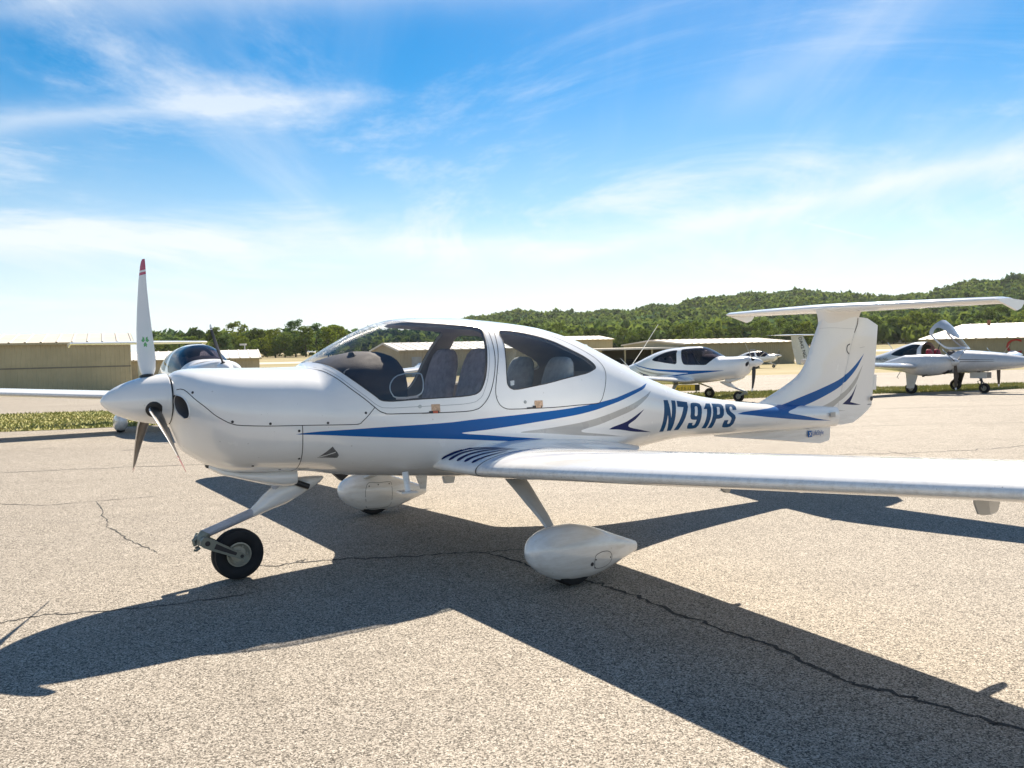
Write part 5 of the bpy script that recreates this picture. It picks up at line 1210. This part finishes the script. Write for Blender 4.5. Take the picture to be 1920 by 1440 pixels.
    for bar in FAN:
        pts = [Vector(p) for p in catmull(bar, False, 4, 180)]; nn = []
        for p in pts:
            best = min((t.find_nearest(p) for t in tr_), key=lambda h: h[3]); n0 = best[1]
            nn.append(n0 if n0.dot(Vector((-.05, -.65, .6))) > 0 else -n0)
        nn = [sum((nn[max(0, min(len(nn) - 1, k + j))] for j in (-3, -2, -1, 0, 1, 2, 3)), Vector()).normalized() for k in range(len(nn))]
        V = []
        for k, p in enumerate(pts):
            t = (pts[min(k + 1, len(pts) - 1)] - pts[max(k - 1, 0)]).normalized(); b = t.cross(nn[k]).normalized(); f = k / (len(pts) - 1); w_ = .0135 * (1 - f)**.6 * min(1, .45 + f * 8) + .001
            V += [p + nn[k] * .003 + b * w_, p + nn[k] * .003 - b * w_]
        part(fus, 'fan_bar', ('fan', bar[0]), lambda: mesh('fan_bar', V, [(2*k, 2*k+2, 2*k+3, 2*k+1) for k in range(len(pts) - 1)], NAVY, smooth=True))
    # propeller maker's mark on the upright blade, three green leaves
    def mark():
        m = MB(); x0, z0 = .262, 1.60
        for a in (0, 120, 240):
            t = R(a + 180); d = (math.sin(t), math.cos(t)); s = (d[1], -d[0])
            m.add([(x0 + (d[0] * u + s[0] * v) * .040 * .62, -.058, z0 + (d[1] * u + s[1] * v) * .040) for u, v in ((.06, 0), (.45, .42), (.9, .34), (.72, .0), (.9, -.34), (.45, -.42))], [(0, 1, 2, 3, 4, 5)])
        return m.mesh('blade_mark', GREENP, False)
    part(prop, 'blade_mark', 'bmark', mark)
    return root
# ------------------------------------------------------------------ twin-engined aircraft with raised canopy (x aft from the nose tip, starboard = +y)
TWB = Body(
    top=list(zip([-.4,-.22,.2,.8,1.4,2.0,2.3,2.7,3.1,3.6,4.2,4.8,5.5,6.5,7.7,8.7],[1.10,1.17,1.28,1.38,1.44,1.49,1.55,1.66,1.78,1.79,1.66,1.44,1.25,1.12,1.06,1.02])),
    bot=list(zip([-.4,-.22,.2,.8,1.4,2.0,2.7,3.6,4.2,4.8,5.5,6.5,7.7,8.7],[1.02,.96,.88,.81,.75,.70,.65,.66,.70,.76,.82,.87,.90,.93])),
    wid=list(zip([-.4,-.22,.2,.8,1.4,2.0,2.7,3.1,3.6,4.2,4.8,5.5,6.5,7.7,8.7],[.03,.12,.25,.37,.45,.52,.59,.60,.57,.48,.37,.27,.19,.13,.07])),
    mid=list(zip([-.4,.8,2,3,4,5,6,8.7],[1.06,1.06,1.07,1.06,1.05,1.03,1.0,.97])),
    nu=[(-.4,2.1),(2,2.5),(3,2.2),(8.7,2.1)], nl=[(-.4,2.1),(2,2.6),(4,2.4),(8.7,2.1)])
def make_twin(loc, rz, label):
    root = empty('twin_aircraft', loc, rz); tag(root, label, 'airplane')
    CAN = [(2.02,90)] + catmull([(2.05,70),(2.12,50),(2.25,30),(2.45,17),(2.75,14),(3.05,15),(3.22,20),(3.30,35),(3.32,55),(3.33,75)], False, 4) + [(3.33,90)]
    GLS = [(2.12,90)] + catmull([(2.14,72),(2.20,54),(2.33,34),(2.50,22),(2.75,19),(3.02,20),(3.10,25),(3.16,36),(3.14,46),(2.95,54),(2.65,66)], False, 4) + [(2.50,90)]
    REAR = catmull([(3.45,60),(3.46,40),(3.44,24),(3.52,19),(3.8,18),(4.15,22),(4.42,30),(4.50,38),(4.38,46),(4.1,54),(3.75,61)], True, 4, 70)
    LINES = [catmull([(.9,a-1.2),(3.0,a-6),(6.0,a-14),(6.0,a-15.5),(3.0,a-9.5),(.9,a-3.2)], True, 3, 60) for a in (18, 8)]
    def classify(c):
        k = np.array(['fuselage'] * len(c), dtype=object)
        for l in LINES: k[in_poly(c, l)] = 'line'
        k[in_poly(c, CAN)] = 'canopy'; k[in_poly(c, GLS)] = 'glass'; k[in_poly(c, REAR)] = 'rear'; return list(k)
    xs = np.concatenate([[-.4,-.35,-.22,-.05,.2], np.arange(.36, 8.65, .14), [8.7]]); ph = np.radians(np.linspace(-90, 90, 25))
    A, B = [TWB.cut(xs, ph, [CAN, GLS, REAR] + LINES, classify, s) for s in (-1, 1)]
    def both(cls, name, mat, parent):
        d = merge_sides(A[cls], B[cls]); return obj(name, d[0], d[1], mat, parent, smooth=True, normals=d[2])
    fus = both('fuselage', 'fuselage', SILVER, root)
    for sh in (A, B):
        obj('pinstripe', sh['line'][0], sh['line'][1], STEELD, fus, smooth=True, normals=sh['line'][2]); obj('rear_window', sh['rear'][0], sh['rear'][1], GLASS_DD, fus, smooth=True, normals=sh['rear'][2])
    can = both('canopy', 'canopy', SILVER, root); gl = both('glass', 'canopy_glass', GLASS, can)
    hinge = Vector((2.05, 0, 1.36)); ang = R(-38); M = Matrix.Translation(hinge + Vector((-.05, 0, .06))) @ Matrix.Rotation(-ang * -1, 4, 'Y') @ Matrix.Translation(-hinge); can.matrix_local = M
    MB().tube([(2.75,.55,1.22),(2.58,.52,1.78)], .016, 8).obj('canopy_strut', DARK, root)
    # inner skin and cockpit
    VV = []; FF = []; o = 0
    for sh in (A, B):
        P, F, NN, uv = sh['fuselage']; f = F[((uv[F][:, :, 0] > 1.9) & (uv[F][:, :, 0] < 4.8)).all(1)]; VV.append(P - NN * .03); FF.append(f + o); o += len(P)
    obj('cabin_lining', np.concatenate(VV), np.concatenate(FF), TRIM, root, smooth=True)
    MB().loft([[(x, -.42, z - .25), (x, -.34, z), (x, .34, z), (x, .42, z - .25)] for x, z in ((2.08,1.36),(2.25,1.44),(2.42,1.46),(2.45,1.40))]).obj('instrument_panel', PANEL, root)
    for y in (-.27, .27):
        m = seat_back(3.0, y, .62, REDSEAT, .90, .24); link_mesh('front_seat', m, root); link_mesh('seat_cushion', seat_cushion(3.0, y, REDSEAT, .90), root)
    # wings, nacelles, propellers, gear
    for sd in (-1, 1):
        rings = []
        for ay, xl, c, z, t in ((.30,2.55,1.75,.84,.16),(.55,2.62,1.55,.86,.16),(1.3,2.70,1.38,.93,.155),(3.0,2.80,1.22,1.00,.15),(5.0,2.92,.98,1.10,.145),(6.5,3.02,.82,1.17,.14)):
            rings.append(section(sd * ay, xl, c, z, t, .03, R(1)))
        w = MB().loft(rings).obj('wing', SILVER, root, True, 60)
        rings = [section(sd * ay, 3.02 + dx, c, 1.17 + dz, .12, .02, 0, sd * ca) for ay, dx, c, dz, ca in ((6.5,0,.82,0,0),(6.62,.06,.72,.02,.2),(6.72,.18,.55,.06,.6),(6.77,.32,.36,.12,.9),(6.79,.42,.22,.16,1.0))]
        MB().loft(rings).obj('winglet', SILVER, w, True, 60)
        rings = []
        for x, zt, zb, hw in ((1.66,1.25,.95,.15),(1.72,1.29,.85,.22),(1.85,1.33,.76,.28),(2.1,1.36,.67,.32),(2.5,1.37,.62,.33),(2.9,1.35,.64,.32),(3.3,1.34,.74,.28),(3.7,1.22,.84,.20),(4.1,1.10,.94,.08)):
            zc, hz = (zt + zb) / 2, (zt - zb) / 2; ring = []
            for k in range(24):
                t = 2 * math.pi * k / 24; co, si = math.cos(t), math.sin(t); rr = (abs(co)**2.5 + abs(si)**2.5)**(-1/2.5); ring.append((x, sd * 1.45 + hw * rr * co, zc + hz * rr * si))
            rings.append(ring)
        nac = MB().loft(rings).obj('engine_nacelle', SILVER, root, True, 50)
        MB().tube([(1.76, sd*1.45, .86), (1.95, sd*1.45, .80), (2.2, sd*1.45, .78)], [.10,.11,.08], 12, flat=1.3).obj('oil_cooler_duct', DARK, nac)
        MB().tube([(2.35, sd*1.62, .74), (2.5, sd*1.64, .66), (2.6, sd*1.64, .62)], .03, 10).obj('exhaust_pipe', STEELD, nac)
        hub = (1.58, sd * 1.45, 1.10)
        prop = MB().lathe([(-.14,.001),(-.12,.04),(-.06,.09),(.02,.125),(.09,.14),(.09,.001)], hub, 'x', 24).obj('propeller', SILVER, root)
        for k in range(3):
            a = R(178) + k * 2 * math.pi / 3; d = Vector((0, -math.sin(a), math.cos(a))); tn = Vector((0, math.cos(a), math.sin(a))); rings = []
            for r_, c, t, be in ((.08,.07,.6,60),(.2,.11,.25,52),(.4,.13,.16,42),(.65,.115,.12,34),(.85,.08,.1,30),(.93,.035,.1,28)):
                b = R(be); rings.append([tuple(Vector(hub) + d * r_ + Vector((-1, 0, 0)) * (math.cos(q)*c/2*math.sin(b) - math.sin(q)*c*t/2*math.cos(b)) + tn * (math.cos(q)*c/2*math.cos(b) + math.sin(q)*c*t/2*math.sin(b))) for q in np.linspace(0, 2*math.pi, 12, endpoint=False)])
            m = MB(); m.loft(rings[:5]); m.loft(rings[4:], True, 1); m.obj('blade', [BLADE_D, BLADE], prop, True, 60)
        lg = MB().tube([(3.02, sd*1.42, .86), (3.02, sd*1.46, .45)], .05, 12).tube([(3.02, sd*1.46, .5), (3.09, sd*1.48, .2)], .03, 10).tube([(3.06, sd*1.42, .52), (3.17, sd*1.45, .36), (3.10, sd*1.47, .22)], .016, 8).obj('main_gear_leg', STEELD, root)
        yo = sd * 1.475 + (sd * .10 if sd > 0 else sd * .10)
        MB().loft([[(x0, yo - .012, z), (x1, yo - .012, z), (x1, yo + .012, z), (x0, yo + .012, z)] for x0, x1, z in ((2.80,3.24,.80),(2.82,3.22,.60),(2.90,3.20,.36),(2.94,3.20,.20))]).obj('gear_door', SILVER if sd > 0 else STEELD, root, False)
        wh = MB().tube([(3.09, sd*1.475-.08, .20), (3.09, sd*1.475+.08, .20)], .03, 10).obj('main_wheel', METAL, root)
        link_mesh('tyre', tyre_mesh((3.09, sd * 1.475, .20), .20, .15), wh); link_mesh('rim', rim_mesh((3.09, sd * 1.475, .20), .20, .15, RIM), wh)
    MB().tube([(1.55,0,.75),(1.47,0,.50),(1.42,0,.36)], [.05,.045,.04], 12).tube([(1.42,-.09,.38),(1.36,-.09,.18)], .02, 8).tube([(1.42,.09,.38),(1.36,.09,.18)], .02, 8).tube([(1.46,0,.46),(1.58,0,.40),(1.50,0,.28),(1.40,0,.30)], .014, 8).obj('nose_gear_leg', STEELD, root)
    nw = MB().tube([(1.35,-.09,.18),(1.35,.09,.18)], .025, 10).obj('nose_wheel', METAL, root); link_mesh('tyre', tyre_mesh((1.35,0,.18), .18, .13), nw); link_mesh('rim', rim_mesh((1.35,0,.18), .18, .13, RIM), nw)
    for sd in (-1, 1): MB().loft([[(1.20,sd*.16-.01,z),(1.75,sd*.16-.01,z),(1.75,sd*.16+.01,z),(1.20,sd*.16+.01,z)] for z in (.72,.52)]).obj('nose_gear_door', SILVER, root, False)
    # tail
    rings = []
    for z, le, te, t in ((.95,7.5,8.85,.07),(1.15,7.75,8.92,.06),(1.4,8.05,9.0,.055),(1.75,8.33,9.08,.05),(2.14,8.56,9.14,.045)):
        rings.append([(le + a * (te - le), b * (te - le) * .55 * t / .055, z) for a, b in airfoil(16, .12, 0)])
    fin = MB().loft(rings).obj('fin', SILVER, root, True, 60)
    for sd in (-1, 1):
        tx = text_mesh(fin, 'fin_lettering', 'DA42 NG', (0, 0, 0), .21, STEELD, 0, 0, 1, .002)
        u = Vector((-.30, 0, -.954)); v = Vector((-.954 * sd, 0, .30 * sd)); M3 = Matrix((u, v, Vector((0, sd, 0)))).transposed().to_4x4(); tx.matrix_local = Matrix.Translation((8.74 if sd > 0 else 8.64, sd * .045, 2.06)) @ M3
    MB().loft([section(y, 8.55 + .12 * abs(y) / 1.6, .62 - .14 * abs(y) / 1.6, 2.16, .10 if abs(y) < 1.6 else .03, 0) for y in (-1.62, -1.6, -.8, 0, .8, 1.6, 1.62)]).obj('tailplane', SILVER, root, True, 60)
    tx = text_mesh(fus, 'type_lettering', 'DA42 NG', (0,0,0), .15, STEELD, 0, 0, 1, .002)
    yy = float(-TWB.S(4.9, R(20))[1]); tx.matrix_local = Matrix.Translation((5.2, yy + .035, 1.13)) @ Matrix.Rotation(R(172), 4, 'Z') @ Matrix.Rotation(R(90), 4, 'X')
    MB().tube([(4.6,0,1.45),(4.85,0,1.78)], .012, 6).obj('aerial', SILVER, root); MB().tube([(5.4,.05,1.24),(5.9,.05,1.62)], .006, 6).obj('aerial', SILVER, root)
    MB().tube([(3.9,.7,.82),(4.05,.75,.52),(3.98,.75,.50)], .012, 6).obj('entry_step', METAL, root)
    return root
# ------------------------------------------------------------------ aircraft on the field
main = make_aircraft((-2.529, 5.22, 0), R(33.866), 'nearest white low-wing airplane with blue stripes and registration N791PS', letters=True, prop_ang=R(-8))
left = make_aircraft((-5.25, 15.9, -.03), R(180 - 55), 'white airplane facing the camera behind the nose of the nearest one', stripes=False, detail=False, prop_ang=R(-18), glass_mats=(GLASS_D, GLASS_D), white_prop=False)
mid = make_aircraft((7.68, 26.0, tz(27.5)), R(142), 'blue striped white airplane with bare wheels facing right behind the tail boom', pants=False, detail=False, prop_ang=R(70), glass_mats=(GLASS_D, GLASS_D), white_prop=False)
MB().tube([(4.55,.04,1.18),(4.1,.04,1.75),(3.55,.04,2.5)], [.014,.011,.007], 8).obj('whip_aerial', WHITE, mid); MB().tube([(4.75,-.04,1.12),(5.05,-.04,1.40)], [.012,.007], 8).obj('whip_aerial', WHITE, mid)
twin = make_twin((16.79, 27.75, tz(29.5)), R(125), 'silver twin-engined airplane with raised canopy at the right edge')
far = make_aircraft((27.9, 88.0, tz(88)), R(160), 'small white airplane parked far off beside the olive hangar', stripes=False, pants=False, detail=False, prop_ang=R(40), glass_mats=(GLASS_D, GLASS_D), white_prop=False)
